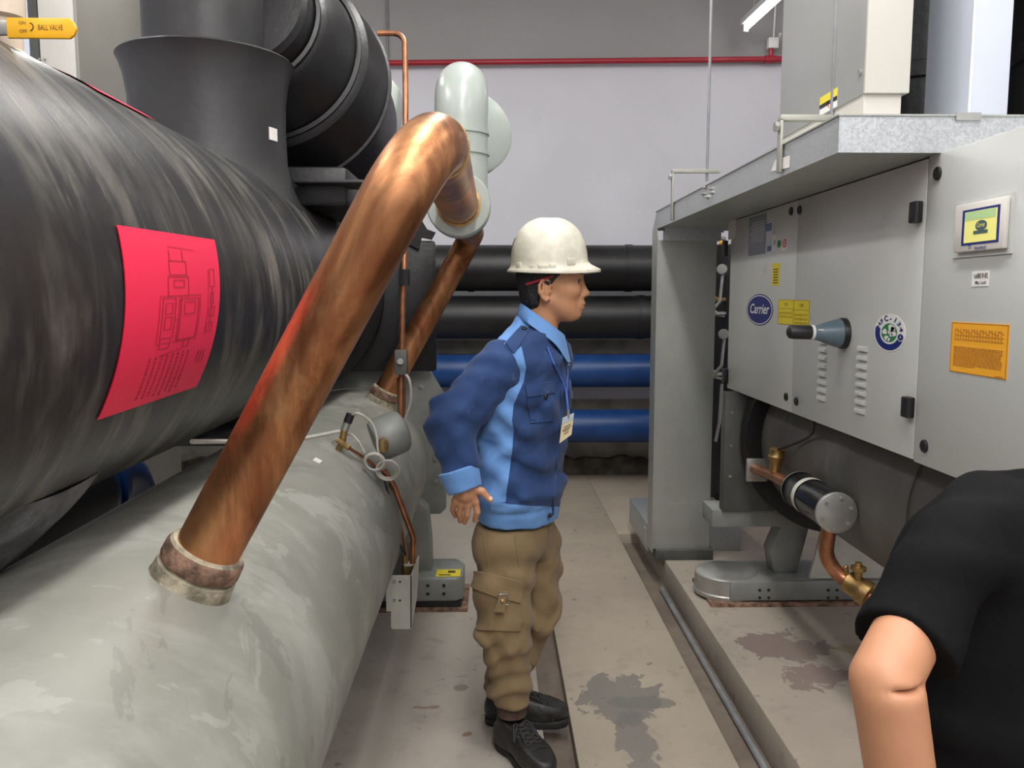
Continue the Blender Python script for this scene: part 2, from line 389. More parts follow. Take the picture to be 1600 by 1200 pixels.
# sprinkler pipe
a, b = at(608, 98.5, y=6.68), at(1222, 92.5, y=6.68); dv = (b - a).normalized()
t = thing('sprinkler_pipe', (a.x, a.y, a.z), 'slim red sprinkler pipe running along the pale back wall', 'pipe')
MB().tube([a - dv * 1.5, b + dv * 1.6], .022, 14).build('pipe_run', 'red_pipe', t)
MB().tube([b - dv * .14, b - dv * .05], .03, 14).build('tee', 'red_pipe', t)
MB().tube([b - dv * .09, b - dv * .09 + Vector((0, 0, .09))], .018, 12).build('outlet', 'red_pipe', t)
p = b - dv * .09 + Vector((0, 0, .1)); MB().box(p.x - .03, p.x + .05, p.y - .03, p.y + .03, p.z - .02, p.z + .06).build('junction_box', 'white', t, bevel=.004)
MB().tube([p + Vector((.015, 0, .05)), Vector((p.x + .04, p.y, 4.19))], .006, 8).build('drop_wire', 'white', t)
a = at(604, 0, y=6.72); tag(MB().tube([(a.x, 6.73, 3.3), (a.x, 6.73, 4.19)], .008, 8).build('wall_conduit', 'conduit'), 'thin dark conduit going up the wall beside the black compressor', 'conduit')
# fluorescent lamp hanging over the right-hand chiller
f0 = at(1166, 44, y=6.45); f1 = at(1214, 0, z=f0.z); dv = (f1 - f0).normalized()
t = thing('fluorescent_lamp', (f0.x, f0.y, f0.z), 'lit white tube lamp hanging high up near the back wall', 'lamp')
MB().tube([f0, f0 + dv * 1.25], .018, 12).build('tube', 'tube', t)
MB().obox(f0 + dv * .62 + Vector((0, 0, .055)), dv * .66, dv.cross(Vector((0, 0, 1))) * .035, (0, 0, .022)).build('housing', 'white', t, bevel=.004)
for k in (-.01, 1.26): MB().obox(f0 + dv * k + Vector((0, 0, .012)), dv * .012, dv.cross(Vector((0, 0, 1))) * .018, (0, 0, .036)).build('lamp_holder', 'white', t)
for k in (.15, 1.1): q = f0 + dv * k; MB().tube([q + Vector((0, 0, .07)), (q.x, q.y, ZC)], .005, 8).build('suspension_wire', 'steel', t)

# ================================================================== left chiller
LC = thing('water_chiller', (KX, 2.0, 0), 'big chiller of black and grey drums joined by fat copper pipes, on the left', 'chiller')
Y0, Y1 = -.9, 4.1
MB().lathe([(0, .3), (.02, ER - .03), (.06, ER), (5.0, ER), (5.05, ER - .02)], (EX, Y0, EZ), (0, 1, 0), 96).build('evaporator_drum', 'black_drum', LC)
MB().lathe([(0, .3), (.02, KR - .02), (.05, KR), (5.15, KR)], (KX, Y0, KZ), (0, 1, 0), 96).build('condenser_drum', 'grey_drum', LC)
# end plates (tube sheets)
xr = at(697, 805, y=4.25)
pl = MB().prism([(KX - .5, 4.25, .32), (xr.x - .03, 4.25, .32), (xr.x, 4.25, .35), (xr.x, 4.25, .95), (xr.x - .13, 4.25, 1.17), (KX - .5, 4.25, 1.17)], (0, .05, 0)).build('tube_sheet', 'grey_paint', LC, bevel=.004)
for pz in (.5, .62, .74, .86, 1.0):
    MB().lathe([(0, .012), (.012, .012)], (xr.x - .05 - (.07 if pz > .95 else 0), 4.25, pz), (0, -1, 0), 8).build('bolt', 'steel', pl)
xe = at(679, 400, y=4.12)
MB().box(EX - .6, xe.x, 4.12, 4.2, 1.09, at(679, 376, y=4.12).z).build('insulated_end_plate', 'rubber', LC, bevel=.01)
MB().lathe([(0, ER - .01), (.05, ER + .05), (.1, ER + .05), (.13, ER - .01)], (EX, 3.95, EZ), (0, 1, 0), 64).build('end_flange', 'rubber', LC)
q = at(664, 358, y=4.1)
mb = MB()
mb.prism([(q.x - .09, 4.1, q.z - .07), (q.x - .05, 4.1, q.z + .03), (q.x - .02, 4.1, q.z + .05), (q.x + .01, 4.1, q.z + .0), (q.x + .05, 4.1, q.z - .015), (q.x + .03, 4.1, q.z - .05), (q.x - .02, 4.1, q.z - .04), (q.x - .03, 4.1, q.z - .1)], (0, .04, 0)).build('torn_lagging', 'rubber', LC)
mb = MB(); mb.tube([at(632, 345, y=3.95), at(628, 470, y=3.95)], .012, 8).build('strap', 'rubber_grey', LC)

# --- copper discharge pipes
PR = .0585
def onk(px, py):          # pixel ray -> near face of grey drum
    d = ray(px, py); ox, oz = -KX, CH - KZ
    A = d[0] ** 2 + d[2] ** 2; B = 2 * (ox * d[0] + oz * d[2]); Cq = ox ** 2 + oz ** 2 - KR ** 2
    t = (-B - math.sqrt(B * B - 4 * A * Cq)) / (2 * A); return Vector(CC + d * t)
def one(px, py, off=0):
    d = ray(px, py); ox, oz = -EX, CH - EZ
    A = d[0] ** 2 + d[2] ** 2; B = 2 * (ox * d[0] + oz * d[2]); Cq = ox ** 2 + oz ** 2 - (ER + off) ** 2
    t = (-B - math.sqrt(B * B - 4 * A * Cq)) / (2 * A); return Vector(CC + d * t)
b1 = onk(300, 905); b2 = onk(594, 628)
AX, AZ = -.105, 1.735
def collar(b, parent, s=1.0):
    n = Vector((b.x - KX, 0, b.z - KZ)).normalized(); o = b - n * .03
    MB().lathe([(-.02, .082), (.012, .080), (.03, .0755), (.052, .074), (.054, .068), (.058, .068)], o, n, 40).build('weld_neck', 'solder', parent)
    MB().lathe([(.058, .071), (.064, .074), (.088, .073), (.094, .069), (.096, PR - .004)], o, n, 40, False).build('clamp_ring', 'rust', parent)
    MB().lathe([(.094, .069), (.1, .066), (.103, PR - .002)], o, n, 40, False).build('solder_fillet', 'solder', parent)
    return n
ytop = 1.40
path = bend([b1, (AX, ytop, AZ), (AX, 2.6, AZ)], .135, 16)
cp = MB().tube(path, PR, 48).build('discharge_pipe', 'copper', LC)
collar(b1, cp)
def ringat(y, r0, r1, h, mat, parent, name): MB().lathe([(0, r0), (.002, r1), (h - .002, r1), (h, r0)], (AX, y, AZ), (0, 1, 0), 48, False).build(name, mat, parent)
ringat(ytop + .15, PR - .001, PR + .003, .012, 'brass', cp, 'brazed_joint')
path = bend([b2, (AX, b2.y, AZ + .03), (AX, 2.9, AZ)], .13, 14)
cp2 = MB().tube(path, PR, 40).build('discharge_pipe', 'copper', LC)
collar(b2, cp2)
# --- grey-green elbow between the copper pipes
gx, gr = -.105, .086
GP = MB().tube(bend([(AX, 2.5, AZ), (AX, 2.72, AZ), (gx, 2.72, AZ + .1)], .09, 10) + bend([(gx, 2.72, AZ + .12), (gx, 2.72, 2.165), (gx + .0, 3.15, 2.12)], .12, 10), gr, 40).build('gas_elbow', 'green_paint', LC)
MB().lathe([(-.03, PR + .003), (-.03, gr + .006), (-.025, gr + .01), (.05, gr + .01), (.075, gr - .002)], (AX, 2.5, AZ), (0, 1, 0), 44, False).build('elbow_socket', 'green_paint', GP)
MB().lathe([(-.036, PR + .001), (-.034, PR + .008), (-.028, PR + .004)], (AX, 2.5, AZ), (0, 1, 0), 44, False).build('brazed_joint', 'brass', GP)
for z in (at(745, 208, y=2.7).z, at(745, 240, y=2.7).z):
    MB().lathe([(-.006, gr - .002), (-.004, gr + .005), (.004, gr + .005), (.006, gr - .002)], (gx, 2.72, z), (0, 0, 1), 40, False).build('weld_bead', 'green_paint', GP)
q = at(727, 218, y=3.1)
MB().lathe([(-.02, .02), (-.02, .135), (-.012, .148), (.09, .148), (.1, .135), (.1, .02)], (q.x, 3.1, q.z), (.35, -.9, .12), 48).build('end_cover', 'green_paint', LC)

# --- black nozzle with flared sleeve on the insulated drum
NX, NY = EX + .055, 2.97
zr = 2.36
MB().lathe([(1.72, .33), (1.80, .30), (1.86, .275), (1.93, .262), (2.05, .258), (2.14, .261), (2.21, .271), (2.255, .285), (2.27, .293), (2.276, .287), (2.26, .272), (2.24, .21)], (NX, NY, 0), (0, 0, 1), 72, False).build('nozzle_sleeve', 'rubber_grey', LC)
MB().lathe([(2.2, .205), (2.9, .205), (3.6, .205), (ZC, .205)], (NX - .01, NY + .02, 0), (0, 0, 1), 56).build('insulated_riser', 'rubber_grey', LC)
q = at(438, 209, y=2.87)
sa = Vector((q.x - NX, q.y - NY, 0)).normalized(); sp = Vector((NX, NY, q.z)) + sa * .2605
MB().obox(sp, Vector((-sa.y, sa.x, 0)) * .022, sa * .0015, (0, 0, .021)).build('sticker', 'paper', LC)
# --- ribbed black compressor behind it
CO_, CD_ = (-.90, 3.0, 2.50), (.06, 1, -.28)
P_ = [(0, .10), (.03, .225), (.05, .24), (.12, .25), (.125, .262), (.15, .285), (.22, .31), (.28, .335), (.34, .35), (.345, .362), (.37, .39), (.45, .405), (.52, .42), (.6, .43), (.62, .405), (.95, .40), (1.0, .3)]
CB = MB().lathe(P_, CO_, CD_, 80).build('compressor_barrel', 'rubber', LC, 25)
for h, r in ((.125, .268), (.35, .368), (.60, .438)):
    MB().lathe([(h - .016, r - .012), (h - .010, r), (h + .010, r), (h + .016, r - .012)], CO_, CD_, 80, False).build('lagging_ring', 'rubber', CB)
# lobe below, dark feet, mounting
MB().box(-.95, -.55, 3.15, 3.8, 1.8, 1.95).build('compressor_seat', 'rubber', LC, bevel=.02)
q = at(520, 288, y=3.1); MB().box(q.x - .14, q.x + .12, 3.06, 3.25, q.z - .0, q.z + .012).build('loose_flap', 'rubber_grey', LC, bevel=.003)
q = at(605, 165, y=4.1)
MB().prism([(q.x - .12, 4.1, q.z - .2), (q.x - .02, 4.1, q.z - .19), (q.x + .03, 4.1, q.z - .12), (q.x + .06, 4.1, q.z + .08), (q.x, 4.1, q.z + .16), (q.x - .12, 4.1, q.z + .16)], (0, .25, 0)).build('motor_cover', 'green_paint', LC, bevel=.01)
q = at(570, 250, y=4.05)
MB().prism([(q.x - .12, 4.05, q.z - .3), (q.x + .02, 4.05, q.z - .2), (q.x + .1, 4.05, q.z + .06), (q.x + .06, 4.05, q.z + .1), (q.x - .1, 4.05, q.z + .1)], (0, .2, 0)).build('motor_foot', 'dark_paint', LC, bevel=.01)

# --- thin copper lines, valves and gauge gear on the grey drum
tb = [at(590, 52, y=3.2), at(632, 52, y=3.2), at(634, 150, y=3.1), at(632, 420, y=3.0), at(629, 470, y=3.0), at(628, 560, y=3.0), at(627, 660, y=3.0)]
TL = MB().tube(bend(tb, [.045, .3, .2, .1, .1], 6), .0105, 12).build('oil_line', 'copper_thin', LC)
for (y0, y1, r) in ((421, 446, .02), (548, 584, .021)):
    MB().tube([at(632 if y0 < 500 else 627, y0, y=3.0), at(632 if y0 < 500 else 627, y1, y=3.0)], r, 8).build('line_fitting', 'black', TL)
q = at(627, 566, y=2.96); MB().obox(q, (.022, 0, 0), (0, .02, 0), (0, 0, .045)).build('valve_block', 'dark_paint', TL, bevel=.004)
MB().lathe([(0, .011), (.012, .011)], (q.x, q.y - .02, q.z + .005), (0, -1, 0), 12).build('valve_screw', 'steel', TL)
MB().tube([at(627, 590, y=3), at(627, 650, y=3)], .0155, 12).build('sleeve', 'copper_thin', TL)
MB().tube(spline([at(630, 580, y=2.95), at(640, 595, y=2.94), at(642, 625, y=2.95), at(633, 655, y=2.95)]), .005, 8).build('capillary', 'wire', TL)
# grey pot
q0, q1 = at(585, 690, y=2.9), at(640, 672, y=2.95)
dv = (q1 - q0).normalized()
POT = MB().lathe([(-.005, .03), (0, .07), (.012, .078), (.05, .08), (.1, .078), (.115, .066), (.125, .04), (.127, 0.005)], q0, Vector((.75, .25, .28)), 36).build('oil_pot', 'grey_paint', LC)
q = at(600, 692, y=2.80); MB().tube([q + Vector((-.01, .05, 0)), q, q - Vector((0, 0, .03))], .016, 8).build('brass_elbow', 'brass', POT)
# sensor tee
b = onk(528, 703); n = Vector((b.x - KX, 0, b.z - KZ)).normalized()
TEE = MB().tube([b - n * .01, b + n * .03], .011, 8).build('sensor_tee', 'brass', LC)
MB().tube([b + n * .03, at(538, 672, y=b.y)], .012, 10).build('tee_stem', 'brass', TEE)
MB().tube([at(538, 672, y=b.y), at(544, 656, y=b.y)], .013, 10).build('connector', 'steel', TEE)
MB().tube([at(543, 660, y=b.y), at(548, 647, y=b.y)], .015, 10).build('connector_cap', 'black', TEE)
MB().tube([at(527, 688, y=b.y - .01), at(546, 700, y=b.y - .02)], .010, 8).build('side_nut', 'brass', TEE)
MB().tube(spline([at(545, 700, y=b.y - .02), at(570, 716, y=b.y + .05), at(588, 730, y=b.y + .1), at(606, 745, y=b.y + .15), at(618, 790, y=b.y + .2), at(632, 850, y=b.y + .2), at(634, 868, y=b.y + .22)]), .006, 8).build('equalising_tube', 'copper_thin', LC)
MB().tube(spline([at(548, 650, y=b.y), at(560, 646, y=b.y - .02), at(580, 660, y=b.y), at(588, 680, y=b.y), at(590, 700, y=b.y), at(594, 720, y=b.y)]), .0045, 8).build('sensor_cable', 'wire', LC)
for k in range(5):   # coiled cable
    cx, cy = (585, 722) if k < 2 else (606, 735)
    c = at(cx, cy, y=b.y - .03 + k * .008); u = Vector((1, 0, 0)); v_ = Vector((0, -.3, 1)); r = .031 + .004 * (k % 3)
    MB().tube([c + u * (r * math.cos(t)) + v_ * (r * math.sin(t) * .95) for t in np.linspace(0, 2 * PI, 25)], .0042, 8, False).build('cable_coil', 'wire', LC)
MB().tube(spline([at(520, 690, y=b.y + .05), at(545, 678, y=b.y + .02), at(560, 690, y=b.y), at(570, 708, y=b.y)]), .004, 8).build('sensor_cable', 'wire', LC)
MB().tube(spline([at(300, 690, y=1.9), at(360, 690, y=2.1), at(420, 694, y=2.25), at(480, 684, y=2.4), at(530, 674, y=2.5)]), .006, 8).build('capillary', 'wire', LC)
MB().tube(spline([at(600, 745, y=b.y + .1), at(606, 770, y=b.y + .1), at(615, 800, y=b.y + .15), at(620, 840, y=b.y + .15), at(634, 866, y=b.y + .2)]), .004, 8).build('sensor_cable', 'black', LC)
MB().tube(bend([at(600, 735, y=2.95), at(616, 760, y=2.95), at(646, 840, y=2.95), at(645, 880, y=2.95)], [.05, .06], 6), .0115, 12).build('drain_line', 'copper_thin', LC)
# cream bracket and its pocket
yb = 2.95
A, Bp, Cp, Dp = at(611, 899, y=yb), at(643, 899, y=yb), at(643, 983, y=yb), at(611, 983, y=yb)
BR = MB().prism([A, Bp, Cp + Vector((0, 0, .006)), Cp - Vector((.006, 0, 0)), Dp + Vector((.006, 0, 0)), Dp + Vector((0, 0, .006))], (0, .004, 0)).build('valve_bracket', 'white_paint', LC)
far = at(655, 868, y=yb + .16); fb = at(652, 930, y=yb + .16)
MB().prism([Bp, Cp + Vector((0, 0, .0)), (fb.x, yb + .16, fb.z), (far.x, yb + .16, far.z)], (-.004, 0, 0)).build('bracket_side', 'white_paint', BR)
MB().prism([A + Vector((.0, .004, 0)), (A.x - .07, yb + .004, A.z), (A.x - .07, yb + .004, A.z - .14), (A.x - .05, yb + .004, A.z - .14), (A.x - .05, yb + .004, A.z - .02), (A.x - .02, yb + .004, A.z - .02), (A.x - .02, yb + .004, A.z - .14), (A.x, yb + .004, A.z - .14)], (0, .004, 0)).build('bracket_leg', 'white_paint', BR)
MB().box(A.x - .07, Bp.x - .004, yb + .15, yb + .156, A.z - .1, A.z + .08).build('bracket_back', 'grey_paint', BR)
for (px, py, r) in ((616, 909, .007), (625, 909, .004), (616, 938, .007), (625, 938, .004)):
    q = at(px, py, y=yb - .001); MB().lathe([(0, r), (.003, r)], q, (0, -1, 0), 10).build('screw', 'steel' if r > .005 else 'black', BR)
q = at(638, 890, y=yb + .08); MB().tube([q + Vector((0, 0, -.03)), q + Vector((0, 0, .02))], .026, 6).tube([q + Vector((-.012, 0, .02)), q + Vector((-.012, 0, .06))], .012, 10).build('brass_valve', 'brass', BR)
MB().tube([q + Vector((0, 0, .018)), q + Vector((0, 0, .026))], .024, 6).build('valve_tag', 'white', BR)
# support leg and foot
lf = at(724, 955, z=0)
FT = MB().prism([(-.62, lf.y, .045), (lf.x - .03, lf.y, .045), (lf.x, lf.y + .04, .045), (lf.x, lf.y + .22, .045), (lf.x - .04, lf.y + .3, .045), (-.62, lf.y + .3, .045)], (0, 0, .115)).build('support_foot', 'grey_paint', LC, bevel=.012)
MB().box(-.66, lf.x + .02, lf.y - .01, lf.y + .32, 0, .018).build('base_pad', 'rust', LC)
MB().box(-.64, lf.x - .01, lf.y + .005, lf.y + .3, .018, .045).build('rubber_pad', 'black', LC)
for hx in (lf.x - .23, lf.x - .165, lf.x - .09):
    for hz in (.085, .125): MB().lathe([(0, .008), (.002, .008)], (hx, lf.y - .0005, hz), (0, -1, 0), 10).build('bolt_hole', 'black', FT)
MB().prism([(lf.x - .02 + .005, lf.y + .02, .1005 + .06), (lf.x - .13, lf.y + .02, .1605), (lf.x - .13, lf.y + .12, .1605), (lf.x - .015, lf.y + .12, .1605)], (0, 0, .001)).build('warning_label', 'yellow', FT)
MB().box(lf.x - .115, lf.x - .06, lf.y + .035, lf.y + .048, .1615, .1622).box(lf.x - .075, lf.x - .04, lf.y + .07, lf.y + .1, .1615, .1622).build('label_print', 'ink', FT)
a = at(668, 805, y=lf.y + .1); c_ = at(652, 915, y=lf.y + .1)
MB().prism([(-.62, lf.y + .1, .14), (-.3, lf.y + .1, .14), (a.x + .015, lf.y + .1, .3), (a.x, lf.y + .1, .46), (a.x - .12, lf.y + .1, .56), (-.62, lf.y + .1, .5)], (0, .12, 0)).build('support_leg', 'grey_paint', LC, bevel=.008)
MB().box(-1.2, -.5, .6, .8, 0, .3).build('support_leg', 'grey_paint', LC, bevel=.01)
# saddle between drums, rough mastic
for k, (y0, y1) in enumerate(((.55, 1.55), (2.9, 3.9))):
    rows = []
    for i in range(15):
        y = y0 + (y1 - y0) * i / 14; d = .02 * math.sin(i * .9)
        rows.append([(EX + ox, y, oz + d * .3) for ox, oz in ((-.25, 1.1), (-.2, .98 + d), (0, .95 + d), (.16, .99 + d), (.27, 1.09 + d), (.3, 1.13))])
    MB().grid(rows).build('drum_saddle', 'mastic', LC, 60)
    MB().box(EX - .2, EX + .05, y0 + .3, y1 - .3, .88, 1.0).build('saddle_block', 'dark_paint', LC)
# red drawing sheet curled round the drum
cn = [one(180, 352), one(333, 375), one(305, 603), one(150, 655)]
cn = [(math.atan2(p.z - EZ, p.x - EX), p.y) for p in cn]
def sheet(u, v, off, cn=cn):
    a = (1 - v) * ((1 - u) * cn[0][0] + u * cn[1][0]) + v * ((1 - u) * cn[3][0] + u * cn[2][0])
    y = (1 - v) * ((1 - u) * cn[0][1] + u * cn[1][1]) + v * ((1 - u) * cn[3][1] + u * cn[2][1])
    return (EX + (ER + off) * math.cos(a), y, EZ + (ER + off) * math.sin(a))
mb = MB(); mb.grid([[sheet(u / 12, v / 24, .003) for u in range(13)] for v in range(25)])
mb.grid([[sheet(u / 12, v / 24, .0015) for u in range(13)] for v in range(25)])
PAP = mb.build('drawing_sheet', 'paper_red', LC, 60); PAP['label'] = 'bright red sheet with a printed line drawing'
mb = MB()
def seg(u0, v0, u1, v1, w=.006):
    n = max(1, int(max(abs(u1 - u0), abs(v1 - v0)) * 18)); du, dv = u1 - u0, v1 - v0; l = math.hypot(du * .72, dv) or 1
    nx, ny = -dv / l * w / .72 * .5, du * .72 / l * w * .5
    mb.grid([[sheet(u0 + du * i / n + s * nx, v0 + dv * i / n + s * ny, .004) for s in (-1, 1)] for i in range(n + 1)])
def rect(u0, v0, u1, v1, w=.005):
    seg(u0, v0, u1, v0, w); seg(u1, v0, u1, v1, w); seg(u1, v1, u0, v1, w); seg(u0, v1, u0, v0, w)
rect(.40, .16, .58, .24); rect(.38, .25, .6, .36); rect(.44, .27, .55, .31); rect(.33, .37, .46, .60); rect(.36, .40, .43, .46); rect(.36, .48, .43, .55)
rect(.5, .38, .72, .62); rect(.56, .4, .68, .47); rect(.3, .36, .74, .63, .004); seg(.52, .36, .52, .64); seg(.46, .5, .5, .5); rect(.34, .6, .44, .66); rect(.6, .62, .66, .67)
seg(.41, .1, .41, .16); seg(.55, .1, .55, .16); seg(.4, .08, .7, .09, .003); seg(.36, .7, .6, .68, .004)
rect(.86, .20, .92, .31); rect(.87, .35, .91, .42); rect(.86, .44, .93, .5); seg(.89, .31, .89, .6); rect(.85, .54, .93, .6); seg(.84, .2, .84, .62, .003)
for k in range(8):
    u = .28 + k * .058; v = .70
    while v < .95:
        d = random.uniform(.008, .022); seg(u, v, u, v + d, .012); v += d + .008
for k in range(3): seg(.82 + k * .04, .72, .82 + k * .04, .8, .008)
mb.build('line_drawing', 'paper_ink', PAP, 0)
# second red sheet on the crown of the drum
cn2 = [(math.radians(118), 1.95), (math.radians(118), 2.35), (math.radians(66), 2.35), (math.radians(66), 1.95)]
cn2 = [(math.radians(120), 1.72), (math.radians(120), 2.0), (math.radians(57), 2.0), (math.radians(57), 1.72)]
mb = MB(); mb.grid([[sheet(u / 6, v / 16, .004, cn2) for u in range(7)] for v in range(17)]); mb.grid([[sheet(u / 6, v / 16, .0015, cn2) for u in range(7)] for v in range(17)])
mb.build('drawing_sheet', 'paper_red', LC, 60)
# little white sticker on grey drum
b = onk(496, 720); tg = Vector((-(b.z - KZ), 0, b.x - KX)).normalized(); nn = Vector((b.x - KX, 0, b.z - KZ)).normalized()
MB().obox(b + nn * .001, tg * .012, Vector((0, .022, 0)), nn * .0008).build('sticker', 'paper', LC)
# ball valve on the drum
vq = at(6, 60, y=1.5)
V1 = MB().lathe([(-.12, .034), (-.06, .034), (-.055, .042), (-.03, .042), (-.02, .03), (.01, .03)], vq, (0, 0, 1), 24).build('ball_valve', 'ivory', LC)
MB().lathe([(.01, .026), (.03, .026), (.035, .036), (.075, .037), (.08, .028), (.16, .028)], vq, (0, 0, 1), 24).build('threaded_union', 'ivory', V1)
MB().tube([vq + Vector((0, 0, .15)), vq + Vector((0, 0, 1.0))], .022, 16).build('vent_pipe', 'ivory', V1)
h0, h1 = at(10, 43, y=1.44), at(119, 44, y=1.44); hz = .0165
hd = (h1 - h0); L_ = hd.length
prof = [(0, -hz), (L_ - hz * .7, -hz), (L_ - .004, -hz * .6), (L_, 0), (L_ - .004, hz * .6), (L_ - hz * .7, hz), (0, hz)]
HN = MB().prism([h0 + hd.normalized() * a + Vector((0, 0, b)) for a, b in prof], (0, .007, 0)).build('valve_handle', 'handle_yellow', V1, bevel=.0015)
q = at(4, 44, y=1.45); MB().obox(q, (.018, 0, 0), (0, .004, 0), (0, 0, .012)).build('handle_stem', 'steel', V1, bevel=.002)
ux = hd.normalized(); uz = Vector((0, 0, 1)); fr = Vector((0, -.0008, 0))
text('lettering', 'BALL VALVE', .0125, at(79, 43.5, y=1.44) + fr, ux, uz, 'ink', V1, sx=.62)
text('lettering', 'ON', .0075, at(35, 36, y=1.44) + fr, ux, uz, 'ink', V1)
text('lettering', 'OFF', .0075, at(36.5, 49, y=1.44) + fr, ux, uz, 'ink', V1)
c = at(46, 42, y=1.44) + fr
MB().grid([[c + ux * (r * math.cos(t)) + uz * (r * math.sin(t)) for r in (.0055, .0075)] for t in np.linspace(-1.4, 1.4, 12)]).build('arrow_mark', 'ink', V1, 0)

# --- things standing behind the left chiller
t = thing('starter_cabinet', (-2.5, 4.5, 0), 'pale beige control cabinet standing behind the left chiller', 'cabinet')
CY = 4.3; c0 = at(122, 60, y=CY).x; c1 = at(60, 60, y=CY).x
MB().box(-3.0, c0, CY, CY + 1.1, 0, 3.8).build('body', 'cab_side', t, bevel=.006)
MB().box(c1 + .012, c0 - .012, CY - .015, CY, .1, 3.7).build('door', 'cab_cream', t, bevel=.004)
MB().box(-2.98, c1 - .04, CY - .015, CY, .1, 3.7).build('door', 'cab_lav', t, bevel=.004)
MB().box(c1 - .035, c1 + .005, CY - .01, CY, .1, 3.7).build('door_seal', 'dark_paint', t)
for px in (63, 70): q = at(px, 93, y=CY - .02); MB().lathe([(0, .006), (.01, .006)], q, (0, -1, 0), 8).build('screw', 'steel', t)
bx = at(120, 720, y=2.6).x
t = thing('insulated_pipe', (-1.75, 1.5, 0), 'added black cylinder that darkens the gap between the two left drums', 'pipe')
MB().tube([(-1.78, -.6, .66), (-1.78, 3.3, .66)], .25, 36).build('pipe_run', 'rubber', t)  # added black cylinder, stands in for the darkness of the gap
for y in (0, 1.6, 2.9): MB().box(-1.9, -1.66, y, y + .1, 0, .45).build('stand', 'dark_paint', t)
t = thing('water_pipe', (-1.78, 3.6, 0), 'dark blue pipe glimpsed in the gap between the two left drums', 'pipe')
MB().tube(bend([(-1.78, 3.3, .66), (-1.78, 3.85, .66), (-1.78, 3.85, .0)], .22), .17, 32).build('pipe_run', 'blue_pipe', t)
for y in (3.32, 3.42): MB().lathe([(0, .24), (.03, .24), (.035, .23), (.06, .23)], (-1.78, y, .66), (0, 1, 0), 32).build('flange', 'blue_pipe', t)
tag(MB().box(-2.8, -2.4, 2.0, 4.1, 0, .9).box(-2.82, -2.38, 1.98, 4.12, .9, .96).build('concrete_block', 'wall', None, bevel=.006), 'whitewashed block behind the gap between the left drums', 'block')

# ================================================================== right chiller
PX = 1.085
RC = thing('water_chiller', (1.5, 2.6, .085), 'chiller with pale grey logo-marked control panels over a dark drum, on the right', 'chiller')
def onp(px, py, off=0): return at(px, py, x=PX - off)
YA = onp(1137, 600).y; YS = onp(1441, 480).y; YM = onp(1240, 580).y
ZB, ZT = 1.043, 1.805
CAB = MB().box(PX + .012, 1.75, .75, YA, ZB + .004, ZT).build('control_cabinet', 'panel', RC, bevel=.004)
MB().box(PX + .004, PX + .02, YS + .004, YA, ZT - .075, ZT).build('header_strip', 'panel', CAB)
def door(y0, y1, z0, z1, name='cabinet_door'): return MB().box(PX - .004, PX + .012, y0, y1, z0, z1).build(name, 'panel', RC, bevel=.003)
D1 = door(YM + .002, YA - .002, ZB, ZT)            # rear half with the logo
D2 = door(YS + .002, YM - .002, ZB, ZT)            # middle
D3 = door(.78, YS - .003, ZB - .004, ZT + .004)     # near door with the touch screen
S = PX - .004
UX, UZ = Vector((0, -1, 0)), Vector((0, 0, 1))
def disc(name, c, r, h, mat, parent, seg=24, e=(1, 1)):
    n = 28; pts = [c + UX * (r * e[0] * math.cos(t)) + UZ * (r * e[1] * math.sin(t)) for t in (2 * PI * k / n for k in range(n))]
    return MB().prism(pts, (-h, 0, 0)).build(name, mat, parent, 30)
def lab(name, px0, py0, px1, py1, mat, parent, h=.0012, off=0):
    """upright label from two pixel corners"""
    a, b = at(px0, py0, x=S - off), at(px1, py1, x=S - off)
    y0, y1 = min(a.y, b.y), max(a.y, b.y); z0, z1 = min(a.z, b.z), max(a.z, b.z)
    return MB().box(S - off - h, S - off + .0005, y0, y1, z0, z1).build(name, mat, parent), (y1, y0, z0, z1)
def lock(px, py, parent, r=.014):
    c = at(px, py, x=S)
    o = MB().lathe([(0, r), (.004, r), (.006, r * .85), (.004, r * .6), (.004, .002)], c, (-1, 0, 0), 20).build('quarter_turn_lock', 'black', parent)
for (px, py, d) in ((1237, 330, D1), (1250, 328, D2), (1229, 620, D1), (1245, 627, D2), (1466, 271, D3), (1445, 697, D3)): lock(px, py, d, .0155 if px < 1300 else .0165)
for (px, py, d) in ((1441, 331, D2), (1428, 637, D2)):
    c = at(px, py, x=S); MB().box(S - .022, S, c.y - .006, c.y + .028, c.z - .027, c.z + .027).build('hinge', 'black', d, bevel=.004)
    MB().tube([(S - .016, c.y - .004, c.z - .026), (S - .016, c.y - .004, c.z + .026)], .008, 10).build('hinge_pin', 'black', d)
for py in (388, 588):
    c = at(1137, py, x=S); MB().box(S - .02, S, c.y - .01, c.y + .03, c.z - .035, c.z + .035).build('hinge', 'black', D1, bevel=.004)
# louvres
for (px, ya, yb_, n, d) in ((1288, 522, 624, 9, D2), (1349, 546, 644, 8, D2)):
    a, b = at(px, ya, x=S), at(px, yb_, x=S)
    for k in range(n):
        z = a.z + (b.z - a.z) * k / (n - 1); hw = .032
        mb = MB(); rows = []
        for (dx, dz, s) in ((0, .009, 1), (-.006, .0065, .93), (-.0085, .001, .86), (-.0085, -.005, .84), (0, -.006, .86)):
            rows.append([(S + dx, a.y + hw * s, z + dz), (S + dx, a.y - hw * s, z + dz)])
        mb.grid(rows); m0 = len(rows)
        mb.add([r[0] for r in rows], [tuple(range(m0))]).add([r[1] for r in rows], [tuple(range(m0))])
        mb.build('louvre', 'panel', d, 30)
